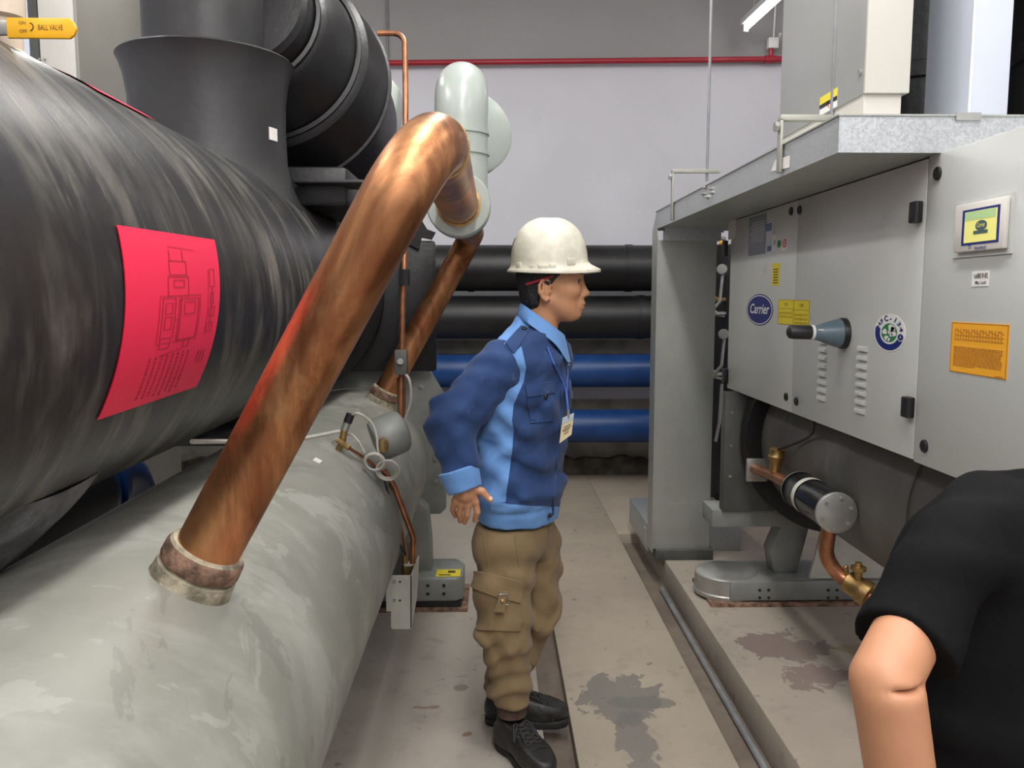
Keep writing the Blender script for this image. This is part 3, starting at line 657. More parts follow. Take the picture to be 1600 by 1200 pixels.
# isolator handle
c = at(1320, 521, x=S)
HB = MB().lathe([(0, .048), (.014, .048), (.018, .045)], c, (-1, 0, 0), 32).build('isolator_handle', 'black', D2)
MB().lathe([(.016, .045), (.03, .043), (.06, .033), (.085, .024), (.1, .022)], c, (-1, 0, .03), 32).build('handle_body', 'blue_grey', HB)
MB().lathe([(.098, .0235), (.104, .0235), (.106, .021)], c, (-1, 0, .03), 24).build('white_ring', 'white', HB)
MB().lathe([(.104, .02), (.11, .022), (.16, .022), (.172, .02), (.178, .012)], c, (-1, 0, .03), 24).build('grip', 'black', HB)
MB().obox(c + Vector((-.08, -.0255, .012)), (.014, .0035, 0), (0, .001, 0), (0, 0, .0022)).build('pointer_mark', 'white', HB)
# oval maker's badge
c = at(1186.5, 484, x=S); hw, hh = (at(1166, 484, x=S) - at(1207, 484, x=S)).length / 2, (at(1186, 459, x=S) - at(1186, 508, x=S)).length / 2
BG = disc('oval_badge', c, 1, .001, 'navy', D1, e=(hw, hh))
disc('badge_ring', c + Vector((-.001, 0, 0)), 1, .0004, 'white', BG, e=(hw * .95, hh * .93))
disc('badge_field', c + Vector((-.0014, 0, 0)), 1, .0004, 'navy', BG, e=(hw * .91, hh * .87))
text('badge_lettering', 'Carrier', hh * .88, c + Vector((-.0025, 0, .002)), UX, UZ, 'white', BG, sx=hw * 1.30 / (hh * .88 * 2.72), shear=.22, bold=.0008)
# refrigerant roundel
c = at(1390, 520, x=S); hw, hh = (at(1366, 520, x=S) - at(1415, 520, x=S)).length / 2, (at(1390, 490, x=S) - at(1390, 549, x=S)).length / 2
RD = disc('refrigerant_badge', c, 1, .001, 'white', D2, e=(hw, hh))
def ell(r, t, off): return c + Vector((-off, 0, 0)) + UX * (hw * r * math.cos(t)) + UZ * (hh * r * math.sin(t))
MB().grid([[ell(r, t, .0014) for r in (.6, .93)] for t in np.linspace(math.radians(162), math.radians(335), 40)]).build('blue_band', 'navy', RD, 0)
MB().add([ell(.5, t, .0014) for t in np.linspace(0, 2 * PI, 32, False)], [tuple(range(32))]).build('globe', 'green', RD, 0)
for (u, v, s) in ((-.28, .05, .15), (-.15, -.28, .13), (.12, .25, .2), (.3, -.02, .15), (.02, .02, .1), (.22, .2, .14), (-.02, -.36, .1), (.12, -.1, .1)):
    MB().add([c + Vector((-.0018, 0, 0)) + UX * hw * (u + s * (1 + .25 * math.sin(3 * t + u * 9)) * math.cos(t)) + UZ * hh * (v + s * math.sin(t)) for t in np.linspace(0, 2 * PI, 14, False)], [tuple(range(14))]).build('cloud_mark', 'white', RD, 0)
for k, ch in enumerate('HFC-134'):
    t = math.radians(152 - k * 22.5); o = ell(.76, t, .0018); tx = (UX * (hw * math.sin(t)) - UZ * (hh * math.cos(t))).normalized(); tz = (UX * math.cos(t) * hw + UZ * math.sin(t) * hh).normalized()
    text('roundel_letter', ch, hh * .44, o, tx, tz, 'navy', RD, sx=1.3, bold=.0007)
o = ell(.76, math.radians(-14), .0019); disc('roundel_dot', o, 1, .0003, 'white', RD, e=(hw * .21, hh * .21)); disc('roundel_dot', o + Vector((-.0004, 0, 0)), 1, .0003, 'navy', RD, e=(hw * .17, hh * .17))
text('roundel_letter', 'a', hh * .26, o + Vector((-.001, 0, .002)), UX, UZ, 'white', RD, sx=1.3)
# yellow twin labels
for k, (p0, p1) in enumerate((((1217, 468), (1240, 508)), ((1241, 469), (1264, 513)))):
    lb, (ya, yb_, z0, z1) = lab('warning_label', *p0, *p1, 'yellow', D1 if k == 0 else D2)
    m = MB(); 
    def bar(u0, u1, v0, v1): m.box(S - .0018, S - .0011, ya + (yb_ - ya) * u0, ya + (yb_ - ya) * u1, z0 + (z1 - z0) * v0, z0 + (z1 - z0) * v1)
    bar(0, 1, .985, 1); bar(0, 1, 0, .015); bar(0, .012, 0, 1); bar(.988, 1, 0, 1); bar(0, 1, .63, .645)
    m.build('label_border', 'ochre_ink', lb, 0)
    zc = z0 + (z1 - z0) * .8; yc = (ya + yb_) / 2
    text('label_text', '\u6ce8\u610f', (z1 - z0) * .15, (S - .0018, yc, zc), UX, UZ, 'ochre_ink', lb, sx=1.4)
    for j in range(2 + k): text('label_text', '\u8fd0\u884c\u4e2d\u7981\u6b62\u6253\u5f00', (z1 - z0) * .095, (S - .0018, yc, z0 + (z1 - z0) * (.45 - .15 * j)), UX, UZ, 'ochre_ink', lb, sx=(ya - yb_) * .85 / ((z1 - z0) * .095 * 7))
lb, (ya, yb_, z0, z1) = lab('warning_label', 1207, 412, 1218, 446, 'yellow', D1)
m = MB()
for k in range(6): m.box(S - .0018, S - .001, yb_ + (ya - yb_) * .18, yb_ + (ya - yb_) * .8, z0 + (z1 - z0) * (.1 + k * .12), z0 + (z1 - z0) * (.15 + k * .12))
m.build('label_print', 'ink', lb, 0)
# rating plate and small stickers
M['plate_grey'] = simple('rating_plate', (.20, .21, .26), .35, .4, .1, 20)
pl_, (ya, yb_, z0, z1) = lab('rating_plate', 1171, 341, 1196, 396, 'plate_grey', D1)
m = MB()
for k in range(9): m.box(S - .0016, S - .001, yb_ + (ya - yb_) * .1, ya - (ya - yb_) * (.1 + .06 * (k % 3)), z0 + (z1 - z0) * (.34 + k * .06), z0 + (z1 - z0) * (.36 + k * .06))
m.build('plate_print', 'cab_cream', pl_, 0)
l2, (ya, yb_, z0, z1) = lab('certificate_sticker', 1197, 349, 1206, 393, 'cab_lav', D1)
lab('sticker_band', 1197.5, 350, 1205.5, 360, 'blue_pipe', l2, .0008, .0012); lab('sticker_band', 1199, 385, 1205, 392, 'blue_pipe', l2, .0008, .0012)
l3, _ = lab('certificate_sticker', 1207, 368, 1213.5, 391, 'white', D1)
text('sticker_mark', 'H', .028, at(1210, 379, x=S - .0018), UX, UZ, 'blue_pipe', l3, sx=1.1, shear=.3, bold=.0006)
cc = at(1217.5, 381, x=S); disc('round_sticker', cc, 1, .001, 'green', D1, e=(.02, .014))
l4, _ = lab('certificate_sticker', 1221.5, 369, 1230, 391, 'white', D1)
cc = at(1225.8, 380, x=S - .0014)
disc('red_ring', cc, 1, .0003, 'red_print', l4, e=(.022, .0165)); disc('red_ring_centre', cc + Vector((-.0004, 0, 0)), 1, .0003, 'white', l4, e=(.012, .009)); disc('red_ring_core', cc + Vector((-.0008, 0, 0)), 1, .0003, 'red_print', l4, e=(.007, .005))
lab('clear_sticker', 1139, 342, 1149, 372, 'cab_cream', D1)
# touch controller
bz, _ = lab('controller_gasket', 1494.5, 318, 1582, 396, 'panel', D3, .004)
def quad(name, px0, py0, px1, py1, off, h, mat, parent, bev=0):
    a, b = at(px0, py0, x=S - off), at(px1, py1, x=S - off)
    return MB().box(S - off - h, S - off, min(a.y, b.y), max(a.y, b.y), min(a.z, b.z), max(a.z, b.z)).build(name, mat, parent, bevel=bev)
TC = quad('touch_controller', 1501, 322, 1575, 388, .004, .012, 'lcd_white', D3, .003)
quad('screen_bezel', 1505, 329.5, 1560, 378, .016, .0008, 'navy', TC)
LC_ = quad('screen', 1508.5, 332.5, 1556, 374.5, .0168, .0006, 'lcd', TC)
quad('screen_header', 1508.5, 333, 1556, 338, .0175, .0004, 'lcd_green', TC)
cs = at(1533, 352, x=S - .0178); M['lcd_badge'] = simple('screen_badge', (.07, .12, .13), .5)
disc('screen_badge', cs, 1, .0003, 'lcd_badge', TC, e=(.0215, .0115))
text('screen_badge_text', 'Carrier', .0135, cs + Vector((-.0008, 0, .001)), UX, UZ, 'lcd', TC, sx=.75, shear=.2)
quad('progress_bar', 1521, 361, 1543, 363.5, .0178, .0004, 'lcd_badge', TC)
text('maker_text', 'TOUCHPILOT', .0085, at(1531, 390, x=S - .017) + Vector((0, 0, .0035)), UX, UZ, 'navy', TC, sx=.85, bold=.0002)
cc = at(1514.5, 389, x=S - .0168) + Vector((0, 0, .004))
MB().grid([[cc + UX * (r * math.cos(t)) + UZ * (r * math.sin(t)) for r in (.0035, .0052)] for t in np.linspace(-1.1, 4.3, 20)]).build('maker_mark', 'navy', TC, 0)
lb, _ = lab('name_label', 1520, 424, 1544.5, 447, 'white', D3)
text('name_text', '1#\u5236\u51b7\u673a', .0135, at(1532, 431.5, x=S - .0018), UX, UZ, 'ink', lb, sx=1.0, bold=.0002)
text('name_text', 'May Lanh', .0115, at(1532, 441.5, x=S - .0018), UX, UZ, 'ink', lb, sx=.95, bold=.0001)
lb, (ya, yb_, z0, z1) = lab('notice_label', 1488, 502.5, 1573, 594, 'orange', D3)
m = MB(); W_, H_ = ya - yb_, z1 - z0
def bar2(u0, u1, v0, v1): m.box(S - .0018, S - .0011, ya - W_ * u0, ya - W_ * u1, z1 - H_ * v0, z1 - H_ * v1)
bar2(.01, .99, .012, .02); bar2(.01, .99, .98, .99); bar2(.01, .02, .012, .99); bar2(.98, .99, .012, .99)
for k in range(13):
    v = .48 + k * .031; u = .07
    while u < (.9 if k < 12 else .45):
        d = random.uniform(.02, .07); bar2(u, min(u + d, .92), v, v + .017); u += d + .012
bar2(.82, .94, .955, .968)
for k in range(17):
    u = .08 + k * .05; bar2(u, u + .012, .13, .36); bar2(u + .02, u + .042, .14 + .03 * (k % 3), .16 + .03 * (k % 3)); bar2(u + .02, u + .042, .25, .27); bar2(u + .02, u + .04, .33, .35)
m.build('notice_print', 'ochre_ink', lb, 0)

# --- drum, ring, end plate, beams below the cabinet
SX, SZ, SR = 1.5, .85, .35
SH = MB().lathe([(0, SR), (3.0, SR)], (SX, .6, SZ), (0, 1, 0), 72).build('condenser_drum', 'shell', RC)
MB().lathe([(0, SR), (.002, SR + .065), (.09, SR + .065), (.092, SR)], (SX, 3.46, SZ), (0, 1, 0), 64).build('drum_gasket', 'rubber', RC)
MB().lathe([(0, SR), (0, SR + .008), (.012, SR + .008), (.012, SR)], (SX, 2.2, SZ), (0, 1, 0), 64, False).build('weld_seam', 'shell', SH)
MB().box(1.03, 2.0, 3.6, 3.66, .5, 1.04).build('tube_sheet', 'dark_paint', RC, bevel=.004)
for z in (.66, .8, .95): MB().lathe([(0, .007), (.004, .007)], (1.06, 3.6, z), (0, -1, 0), 8).build('bolt', 'steel', RC)
MB().box(.99, 2.1, 3.62, 3.8, .42, .5).build('cross_beam', 'grey_paint', RC, bevel=.004)
ff = at(1320, 945, z=.085)
fy = ff.y
FT = MB().box(1.055, 1.75, fy, fy + .3, .105, .195).build('support_foot', 'grey_paint', RC, bevel=.008)
MB().lathe([(0, .15), (.015, .15), (.02, .145), (.09, .145), (.1, .13)], (1.08, fy + .155, .1), (0, 0, 1), 32).build('foot_end', 'steel', FT)
MB().box(.965, 1.85, fy - .02, fy + .33, .085, .1).build('base_pad', 'rust', RC)
for px in (1187, 1201, 1294, 1308):
    for py in (922, 934): q = at(px, py, y=fy - .0005); MB().lathe([(0, .007), (.002, .007)], q, (0, -1, 0), 8).build('bolt_hole', 'black', FT)
q0, q1 = at(1228, 800, y=fy + .2), at(1280, 800, y=fy + .2)
MB().prism([(1.29, fy + .12, .195), (1.4, fy + .12, .195), (1.48, fy + .12, .55), (1.38, fy + .12, .58), (1.27, fy + .12, .3)], (0, .1, 0)).build('support_leg', 'grey_paint', RC, bevel=.006)
q = at(1265, 905, y=fy + .02)
MB().prism([(q.x, fy + .02, .2), (q.x + .55, fy + .02, .2), (q.x + .55, fy + .02, .62), (q.x + .09, fy + .02, .62)], (0, .02, 0)).build('saddle_plate', 'white_paint', RC, bevel=.002)
# filter drier
e0, e1 = at(1308, 802, y=2.52), at(1246, 763, y=2.88)
dd = (e1 - e0).normalized(); LL = (e1 - e0).length
FD = MB().lathe([(.012, .064), (LL - .02, .064), (LL - .005, .058), (LL, .03)], e0, dd, 40).build('filter_drier', 'black', RC)
FD.data.materials[0] = simple('gloss_black', (.012, .012, .014), .18, 0, .1, 6)
MB().lathe([(0, .062), (.002, .066), (.014, .066), (.016, .062)], e0, dd, 40).build('end_cap', 'steel', FD)
MB().lathe([(LL * .58, .0655), (LL * .58 + .03, .0655)], e0, dd, 40, False).build('drier_strap', 'white_paint', FD)
MB().lathe([(LL - .025, .066), (LL - .02, .0665), (LL - .012, .062)], e0, dd, 40, False).build('drier_rim', 'steel', FD)
for k in range(6):
    t = k * PI / 3 + .3; MB().lathe([(0, .006), (.005, .006)], e0 + Vector((math.cos(t) * .05, -.001, math.sin(t) * .05)), (0, -1, 0), 6).build('cap_bolt', 'steel', FD)
lp = bend([e1, at(1205, 742, y=3.2), at(1180, 733, y=3.42), at(1180, 733, y=3.5)], .03, 5)
LQ = MB().tube(lp, .022, 16).build('liquid_line', 'copper_thin', RC)
q = at(1212, 722, y=3.15)
MB().lathe([(-.04, .02), (0, .024), (.01, .03), (.022, .033), (.03, .028), (.05, .03), (.06, .016)], q, (.1, 0, 1), 20).build('service_valve', 'brass', LQ)
MB().tube(spline([q + Vector((0, 0, .05)), at(1222, 700, y=3.1), at(1250, 690, y=3.0), at(1268, 678, y=2.9), at(1272, 660, y=2.8)]), .005, 8).build('sensor_cable', 'black', LQ)
q = at(1178, 735, y=3.44); MB().box(q.x - .03, q.x + .06, 3.44, 3.46, q.z - .05, q.z + .05).build('flange_plate', 'steel', LQ, bevel=.004)
dn = [at(1295, 826, y=2.57), at(1292, 868, y=2.57), at(1313, 900, y=2.55), at(1345, 921, y=2.5), at(1440, 990, y=2.35), at(1640, 1010, y=2.3)]
DL = MB().tube(spline(dn, 6), .024, 18).build('liquid_line', 'copper_thin', RC)
a, b = at(1322, 906, y=2.54), at(1352, 926, y=2.49); dv = (b - a).normalized()
BV = MB().lathe([(0, .026), (.006, .036), (.05, .037), (.056, .042), (.085, .042), (.09, .03)], a, dv, 24).build('shutoff_valve', 'brass', DL)
q = at(1341, 893, y=2.5); MB().lathe([(-.03, .012), (0, .014), (.004, .024), (.016, .024), (.018, .012), (.03, .01)], q, (0, 0, 1), 12).build('valve_stem', 'brass', DL)
q = at(1322, 890, y=2.53); MB().lathe([(-.03, .008), (.01, .008), (.014, .004)], q, (-.1, 0, 1), 10).build('service_port', 'brass', DL)
q = at(1325, 752, y=2.7); MB().box(q.x - .03, q.x + .08, 2.68, 2.72, q.z - .005, q.z + .006).box(q.x - .03, q.x - .022, 2.68, 2.72, q.z - .07, q.z).build('drier_bracket', 'grey_paint', RC)
q = at(1312, 884, y=2.8)

# ================================================================== galvanised frame round the right chiller
TX = .83
GF = thing('steel_frame', (TX, 4.2, .085), 'galvanised steel post and overhead tray in front of the right-hand chiller', 'frame')
cy = 4.2
xr_ = at(1114.5, 600, y=cy).x
ZU, ZP = 1.808, 1.894
MB().box(TX + .006, xr_, cy, cy + .006, .14, 1.75).build('post_face', 'galv_col', GF)
MB().box(TX + .008, xr_ - .002, cy - .002, cy, .14, at(1070, 787, y=cy).z).build('post_shoe', 'galv_col', GF)
MB().prism([(TX, cy - .004, .12), (TX, cy + .13, .12), (TX, cy + .13, 1.70), (TX, cy + .13, ZU), (TX, cy + .01, ZU), (TX, cy - .004, 1.77)], (.005, 0, 0)).build('post_side', 'galv_col', GF, smooth=0)
MB().box(TX + .02, xr_ + .015, cy - .03, cy + .1, .085, .14).build('post_base', 'dark_paint', GF, bevel=.003)
MB().box(TX + .03, xr_ + .01, cy - .04, cy + .0, 1.745, ZU).build('knee_flap', 'galv', GF)
for px in (1068, 1098): q = at(px, 362, y=cy - .041); MB().lathe([(0, .007), (.004, .007)], q, (0, -1, 0), 8).build('bolt', 'steel', GF)
# base rail going back
MB().box(TX, 1.35, cy + .13, 4.92, .085, .236).build('base_rail', 'galv', GF, bevel=.003)
for y in (4.36, 4.4): MB().lathe([(0, .006), (.004, .006)], (TX, y, .2), (-1, 0, 0), 8).build('bolt', 'steel', GF)
# tray: side band, underside, front band
y2 = 2.005
MB().box(TX, TX + .006, y2, cy + .03, ZU, ZP).build('tray_side', 'galv', GF)
MB().prism([(TX, cy + .03, ZU), (TX, cy + .13, ZU), (TX, cy + .03, ZP)], (.006, 0, 0)).build('tray_bevel', 'galv', GF)
MB().box(TX + .0055, 2.1, y2 + .0005, y2 + .006, ZU, ZP).build('tray_front', 'galv', GF)
MB().box(TX + .006, 2.1, y2 + .006, cy + .13, ZU, ZU + .006).build('tray_floor', 'galv_col', GF)
MB().box(TX - .004, 2.1, y2 - .004, cy + .04, ZP, ZP + .004).build('tray_cover', 'galv_col', GF)
for (px, py) in ((1103, 293), (1113, 295), (1100, 303), (1107, 308), (1114, 301)):
    q = at(px, py, x=TX); MB().lathe([(0, .008), (.008, .008), (.008, .004), (.016, .004)], q, (-1, 0, 0), 6).build('bolt', 'steel', GF)
q0, q1 = at(1205, 248, x=TX - .001), at(1236, 268, x=TX - .001)
MB().prism([(TX - .002, at(1206, 265, x=TX).y, at(1206, 268, x=TX).z), (TX - .002, at(1234, 265, x=TX).y, at(1234, 262, x=TX).z), (TX - .002, at(1235, 243, x=TX).y, at(1235, 243, x=TX).z), (TX - .002, at(1212, 250, x=TX).y, at(1212, 250, x=TX).z)], (.001, 0, 0)).build('paper_tag', 'paper', GF, 0)
q = at(1516, 172, y=y2 - .01); MB().box(q.x - .03, q.x + .03, y2 - .006, y2 + .02, ZP - .01, ZP + .008).build('clip', 'steel', GF)
# hangers
M['hanger'] = simple('painted_hanger', (.36, .36, .32), .5, .2, .1, 10)
for (px, pyt, pyb, pxr, lbl) in ((1051, 269, 305, 1107, 'far'), (1220, 187, 270, 1300, 'near')):
    yv = at(px, pyt, x=TX - .008).y; zt = at(px, pyt, x=TX - .008).z; zb = ZU + .01
    xr2 = at(pxr, 180, y=yv).x
    MB().box(TX - .012, TX - .0045, yv - .014, yv + .014, zb, zt).box(TX - .012, xr2 + .06, yv - .014, yv + .014, zt - .004, zt + .012).build('hanger_arm', 'hanger', GF, bevel=.001)
    MB().lathe([(0, .014), (.012, .014)], (TX - .014, yv, zt - .02), (-1, 0, 0), 6).build('hanger_bolt', 'steel', GF)
    MB().tube([(xr2, yv, zt - .04), (xr2, yv, ZC)], .0065, 8).build('hanger_rod', 'conduit', GF)

# ================================================================== boxes standing on the tray
fy1 = 2.2
xa, xb = at(1350, 100, y=fy1).x, at(1420, 100, y=fy1).x
zb = at(1380, 147, y=fy1).z
ybk = at(1221, 100, x=xa).y
t = thing('starter_box', (xa, fy1, ZP), 'tall grey and cream electrical box with a danger label, standing on the steel tray', 'electrical box')
MB().box(xa, xb, fy1, ybk, zb, 3.3).build('body', 'cab_grey', t, bevel=.003)
MB().box(xa, xb, fy1 - .012, fy1, zb, 3.3).build('door', 'cab_cream', t, bevel=.003)
MB().box(xa + .004, xb - .015, fy1 + .002, ybk - .03, ZP, zb).build('plinth', 'cab_cream', t)
for (px, py) in ((1345, 113), (1220, 55)): q = at(px, py, x=xa); MB().lathe([(0, .008), (.006, .008)], q, (-1, 0, 0), 8).build('screw', 'steel', t)
a, b = at(1281, 178, x=xa), at(1309, 142, x=xa); 
LB = MB().box(xa - .001, xa, b.y, a.y, at(1300, 168, x=xa).z - .005, at(1300, 142, x=xa).z).build('danger_label', 'white', t)
zl0, zl1 = at(1300, 168, x=xa).z - .005, at(1300, 142, x=xa).z
MB().box(xa - .0016, xa - .0008, b.y, a.y, zl1 - .022, zl1).build('label_band', 'yellow', LB); MB().box(xa - .0016, xa - .0008, b.y, a.y, zl1 - .034, zl1 - .022).build('label_band', 'black', LB)
ym = (a.y + b.y) / 2; zm = zl0 + .02
MB().prism([(xa - .0016, ym + dy_, zm + dz_) for dy_, dz_ in ((.012, .012), (-.004, .004), (0, .002), (-.012, -.014), (.004, -.004), (0, 0))], (.0006, 0, 0)).build('lightning_mark', 'red_print', LB, 0)
xa2, xb2, xc2 = at(1517, 100, y=2.15).x, at(1579, 100, y=2.15).x, None
ybk2 = at(1447, 100, x=xa2).y
t = thing('cable_duct', (xa2, 2.15, ZP), 'white rectangular duct rising from the tray beside the electrical box', 'duct')
MB().box(xa2, xb2, 2.15, ybk2, ZP, ZC).build('casing', 'cab_lav', t, bevel=.003)
MB().box(xa2 - .002, xa2 + .003, 2.146, 2.15, ZP, ZC).build('seam', 'white', t)
def riser(x, y, r, z0, label):
    t = thing('insulated_pipe', (x, y, z0), label, 'pipe')
    MB().tube([(x, y, z0), (x, y, ZC)], r, 40).build('pipe_run', 'rubber', t)
    MB().lathe([(0, r), (.005, r + .012), (.05, r + .012), (.055, r)], (x, y, z0 + .25), (0, 0, 1), 40, False).build('joint_band', 'rubber', t)
    MB().lathe([(0, r + .01), (.02, r + .01)], (x, y, z0), (0, 0, 1), 40).build('collar', 'rubber', t)
riser(1.40, 2.78, .16, ZP + .0045, 'black lagged pipe rising behind the gap between box and white duct')
riser(1.72, 2.50, .17, ZP + .0045, 'black lagged pipe rising at the far right beyond the white duct')

# ================================================================== gear seen between post and panel
gp = thing('gauge_pipe', (1.38, 5.0, 0), 'dark pipe with pressure gauges squeezed between steel post and control panel', 'pipe')
gx_ = at(1130, 500, y=5.0).x
MB().tube([(gx_ + .05, 5.05, 0), (gx_ + .05, 5.05, 1.78)], .10, 28).build('riser', 'black_pipe', gp)
def gauge(px, py, r=.031):
    q = at(px, py, y=4.88)
    g = MB().lathe([(0, r * .9), (.006, r), (.03, r), (.034, r * .9)], q + Vector((0, 0, 0)), (-.35, -1, 0), 28).build('pressure_gauge', 'steel', gp)
    MB().lathe([(.0345, r * .86), (.0352, r * .86)], q, (-.35, -1, 0), 28).build('dial', 'steel', g)
    MB().obox(q + Vector((-.35, -1, 0)).normalized() * .0358 + Vector((.008, 0, .006)), (.014, -.005, .012), (.001, .001, 0), (-.001, 0, .002)).build('needle', 'black', g)
    MB().tube(bend([q + Vector((0, -.01, -r)), q + Vector((-.012, -.01, -.19)), q + Vector((-.06, .02, -.26)), q + Vector((.04, .08, -.28))], [.03, .03], 5), .009, 10).build('gauge_stem', 'steel', g)
gauge(1128.5, 421); gauge(1131, 522)
for py, c in ((372, 'steel'), (468, 'brass'), (490, 'steel'), (585, 'steel')):
    q = at(1120, py, y=4.9); MB().tube([q + Vector((-.04, 0, .03)), q, q + Vector((.06, .05, 0))], .013, 10).build('fitting', c, gp)
q = at(1127, 362, y=4.9); MB().tube([q, q + Vector((.05, 0, .1))], .014, 10).build('blue_lever', 'blue_pipe', gp)
q = at(1124, 378, y=4.88); MB().tube([q, q + Vector((.05, 0, -.02))], .012, 10).build('yellow_lever', 'handle_yellow', gp)
MB().tube(bend([at(1118, 690, y=4.9), at(1124, 660, y=4.9), at(1128, 600, y=4.9)], .1, 5), .01, 10).build('gauge_stem', 'steel', gp)
for (py0, py1) in ((560, 660), (660, 760)):
    pass
q = at(1120, 715, y=5.6)
tag(MB().box(q.x - .25, q.x + .5, 5.5, 5.62, 0, q.z + .09).build('timber_block', 'wood', None, bevel=.004), 'pale timber block behind the steel post, propped at the back', 'timber')

# ================================================================== soft bodies: distance fields -> one continuous mesh
from mathutils.bvhtree import BVHTree
def nv(p): return np.array(p, dtype=np.float64)
def cap(P, a, b, ra, rb):
    a, b = nv(a), nv(b); ba = b - a; q = P - a; h = np.clip(q @ ba / (ba @ ba), 0, 1)
    return np.linalg.norm(q - h[:, None] * ba, axis=1) - (ra + (rb - ra) * h)
def cyl(P, a, b, ra, rb):
    a, b = nv(a), nv(b); ba = b - a; L = np.linalg.norm(ba); d = ba / L; q = P - a; h = q @ d
    rad = np.linalg.norm(q - h[:, None] * d, axis=1) - (ra + (rb - ra) * np.clip(h / L, 0, 1))
    return np.maximum(rad, np.maximum(-h, h - L))
def elp(P, c, r, R=None):
    q = P - nv(c)
    if R is not None: q = q @ R
    r = nv(r); k0 = np.linalg.norm(q / r, axis=1); k1 = np.linalg.norm(q / r ** 2, axis=1) + 1e-9
    return k0 * (k0 - 1) / k1
def sm(a, b, k):
    h = np.clip(.5 + .5 * (b - a) / k, 0, 1); return b + (a - b) * h - k * h * (1 - h)
def smax(a, b, k): return -sm(-a, -b, k)
def folds(P, f, seed, n=6):
    r = np.random.RandomState(seed); out = 0
    W = P + .02 * np.sin(P[:, [1, 2, 0]] * f * .6 + seed)
    for i in range(n):
        d = r.randn(3); d /= np.linalg.norm(d); out = out + (1 - 2 * np.abs(np.sin(W @ d * f * r.uniform(.5, 1.3) + r.rand() * 6))) / n
    return out
def drape(P, dirs, f, seed):
    r = np.random.RandomState(seed); out = 0
    def low(k): a = r.randn(3) * k; b = r.randn(3) * k; return np.sin(P @ a + r.rand() * 6) * np.sin(P @ b + r.rand() * 6) + .6 * np.sin(P @ (r.randn(3) * k) + r.rand() * 6)
    for i, d in enumerate(dirs):
        d = nv(d) / np.linalg.norm(d); s = np.sin(f * (.8 + .4 * r.rand()) * (P @ d) + 2.2 * low(7)); s = np.sign(s) * np.abs(s) ** .8
        out = out + s * np.clip(.35 + .9 * low(9), 0, 1)
    return out
def surfnet(f, lo, hi, h):
    ax = [np.arange(lo[i], hi[i] + h, h) for i in range(3)]; G = np.meshgrid(*ax, indexing='ij'); sh = G[0].shape
    v = f(np.stack([g.ravel() for g in G], 1)).reshape(sh); v = np.where(v == 0, 1e-9, v); neg = v < 0
    n = tuple(s - 1 for s in sh); S = np.zeros(n + (3,)); Cn = np.zeros(n)
    sl = lambda A, o: A[o[0]:o[0] + n[0], o[1]:o[1] + n[1], o[2]:o[2] + n[2]]
    cs = [(i, j, k) for i in (0, 1) for j in (0, 1) for k in (0, 1)]
    for a in cs:
        for d in range(3):
            if a[d]: continue
            b = list(a); b[d] = 1
            va, vb = sl(v, a), sl(v, b); cr = (va < 0) != (vb < 0); t = np.where(cr, va / np.where(cr, va - vb, 1), 0)
            for e in range(3): S[..., e] += np.where(cr, a[e] + (t if e == d else 0), 0)
            Cn += cr
    act = Cn > 0; idx = -np.ones(n, int); idx[act] = np.arange(act.sum())
    V = nv(lo) + (np.argwhere(act) + S[act] / Cn[act][:, None]) * h
    Q = []
    for d in range(3):
        e1, e2 = (d + 1) % 3, (d + 2) % 3
        A = [slice(1, -1)] * 3; B = [slice(1, -1)] * 3; A[d] = slice(0, -1); B[d] = slice(1, None)
        na, nb = neg[tuple(A)], neg[tuple(B)]; I = np.argwhere(na != nb); fl = na[na != nb]
        if not len(I): continue
        I[:, e1] += 1; I[:, e2] += 1
        q = []
        for (o1, o2) in ((-1, -1), (0, -1), (0, 0), (-1, 0)):
            J = I.copy(); J[:, e1] += o1; J[:, e2] += o2; q.append(idx[J[:, 0], J[:, 1], J[:, 2]])
        q = np.stack(q, 1); q[~fl] = q[~fl][:, ::-1]; Q.append(q)
    return V, np.concatenate(Q)
def body(name, f, lo, hi, h, mat, parent=None, attr=None):
    V, Q = surfnet(f, lo, hi, h)
    me = bpy.data.meshes.new(name); me.from_pydata(V.tolist(), [], Q.tolist())
    if attr:
        for k, fn in attr.items():
            a = me.attributes.new(k, 'FLOAT', 'POINT'); a.data.foreach_set('value', np.asarray(fn(V), dtype=np.float32))
    o = finish(name, me, mat, parent, 0); me.shade_smooth(); o['_'] = 0; del o['_']
    return o
def bvh(o): me = o.data; return BVHTree.FromPolygons([v.co for v in me.vertices], [p.vertices for p in me.polygons])
def hit(T, px, py):
    d = Vector(ray(px, py)).normalized(); r = T.ray_cast(Vector(CC), d)
    return (r[0], r[1]) if r[0] else (None, None)
def patch(name, T, q, off, mat, parent, n=10, m=10, taper=.0):
    """cloth piece lying on a garment: q = four outline points, cast on to the surface, raised by off"""
    rows = []; q = [Vector(p) for p in q]; last = None
    for i in range(m + 1):
        v = i / m; row = []
        for j in range(n + 1):
            u = j / n; p = (q[0] * (1 - u) + q[1] * u) * (1 - v) + (q[3] * (1 - u) + q[2] * u) * v
            h, nn = hit(T, p.x, p.y); cq = (q[0] + q[1] + q[2] + q[3]) / 4; w_ = 0
            while h is None and w_ < 1: w_ += .06; h, nn = hit(T, p.x * (1 - w_) + cq.x * w_, p.y * (1 - w_) + cq.y * w_)
            row.append((h, nn))
        rows.append(row)
    mb = MB(); mb.grid([[h + k * off for h, k in r] for r in rows])
    ring = rows[0] + [r[-1] for r in rows[1:]] + rows[-1][::-1][1:] + [r[0] for r in rows[::-1][1:-1]]
    ring.append(ring[0]); mb.grid([[h + k * off for h, k in ring], [h - k * .004 for h, k in ring]])
    return mb.build(name, mat, parent, 50)
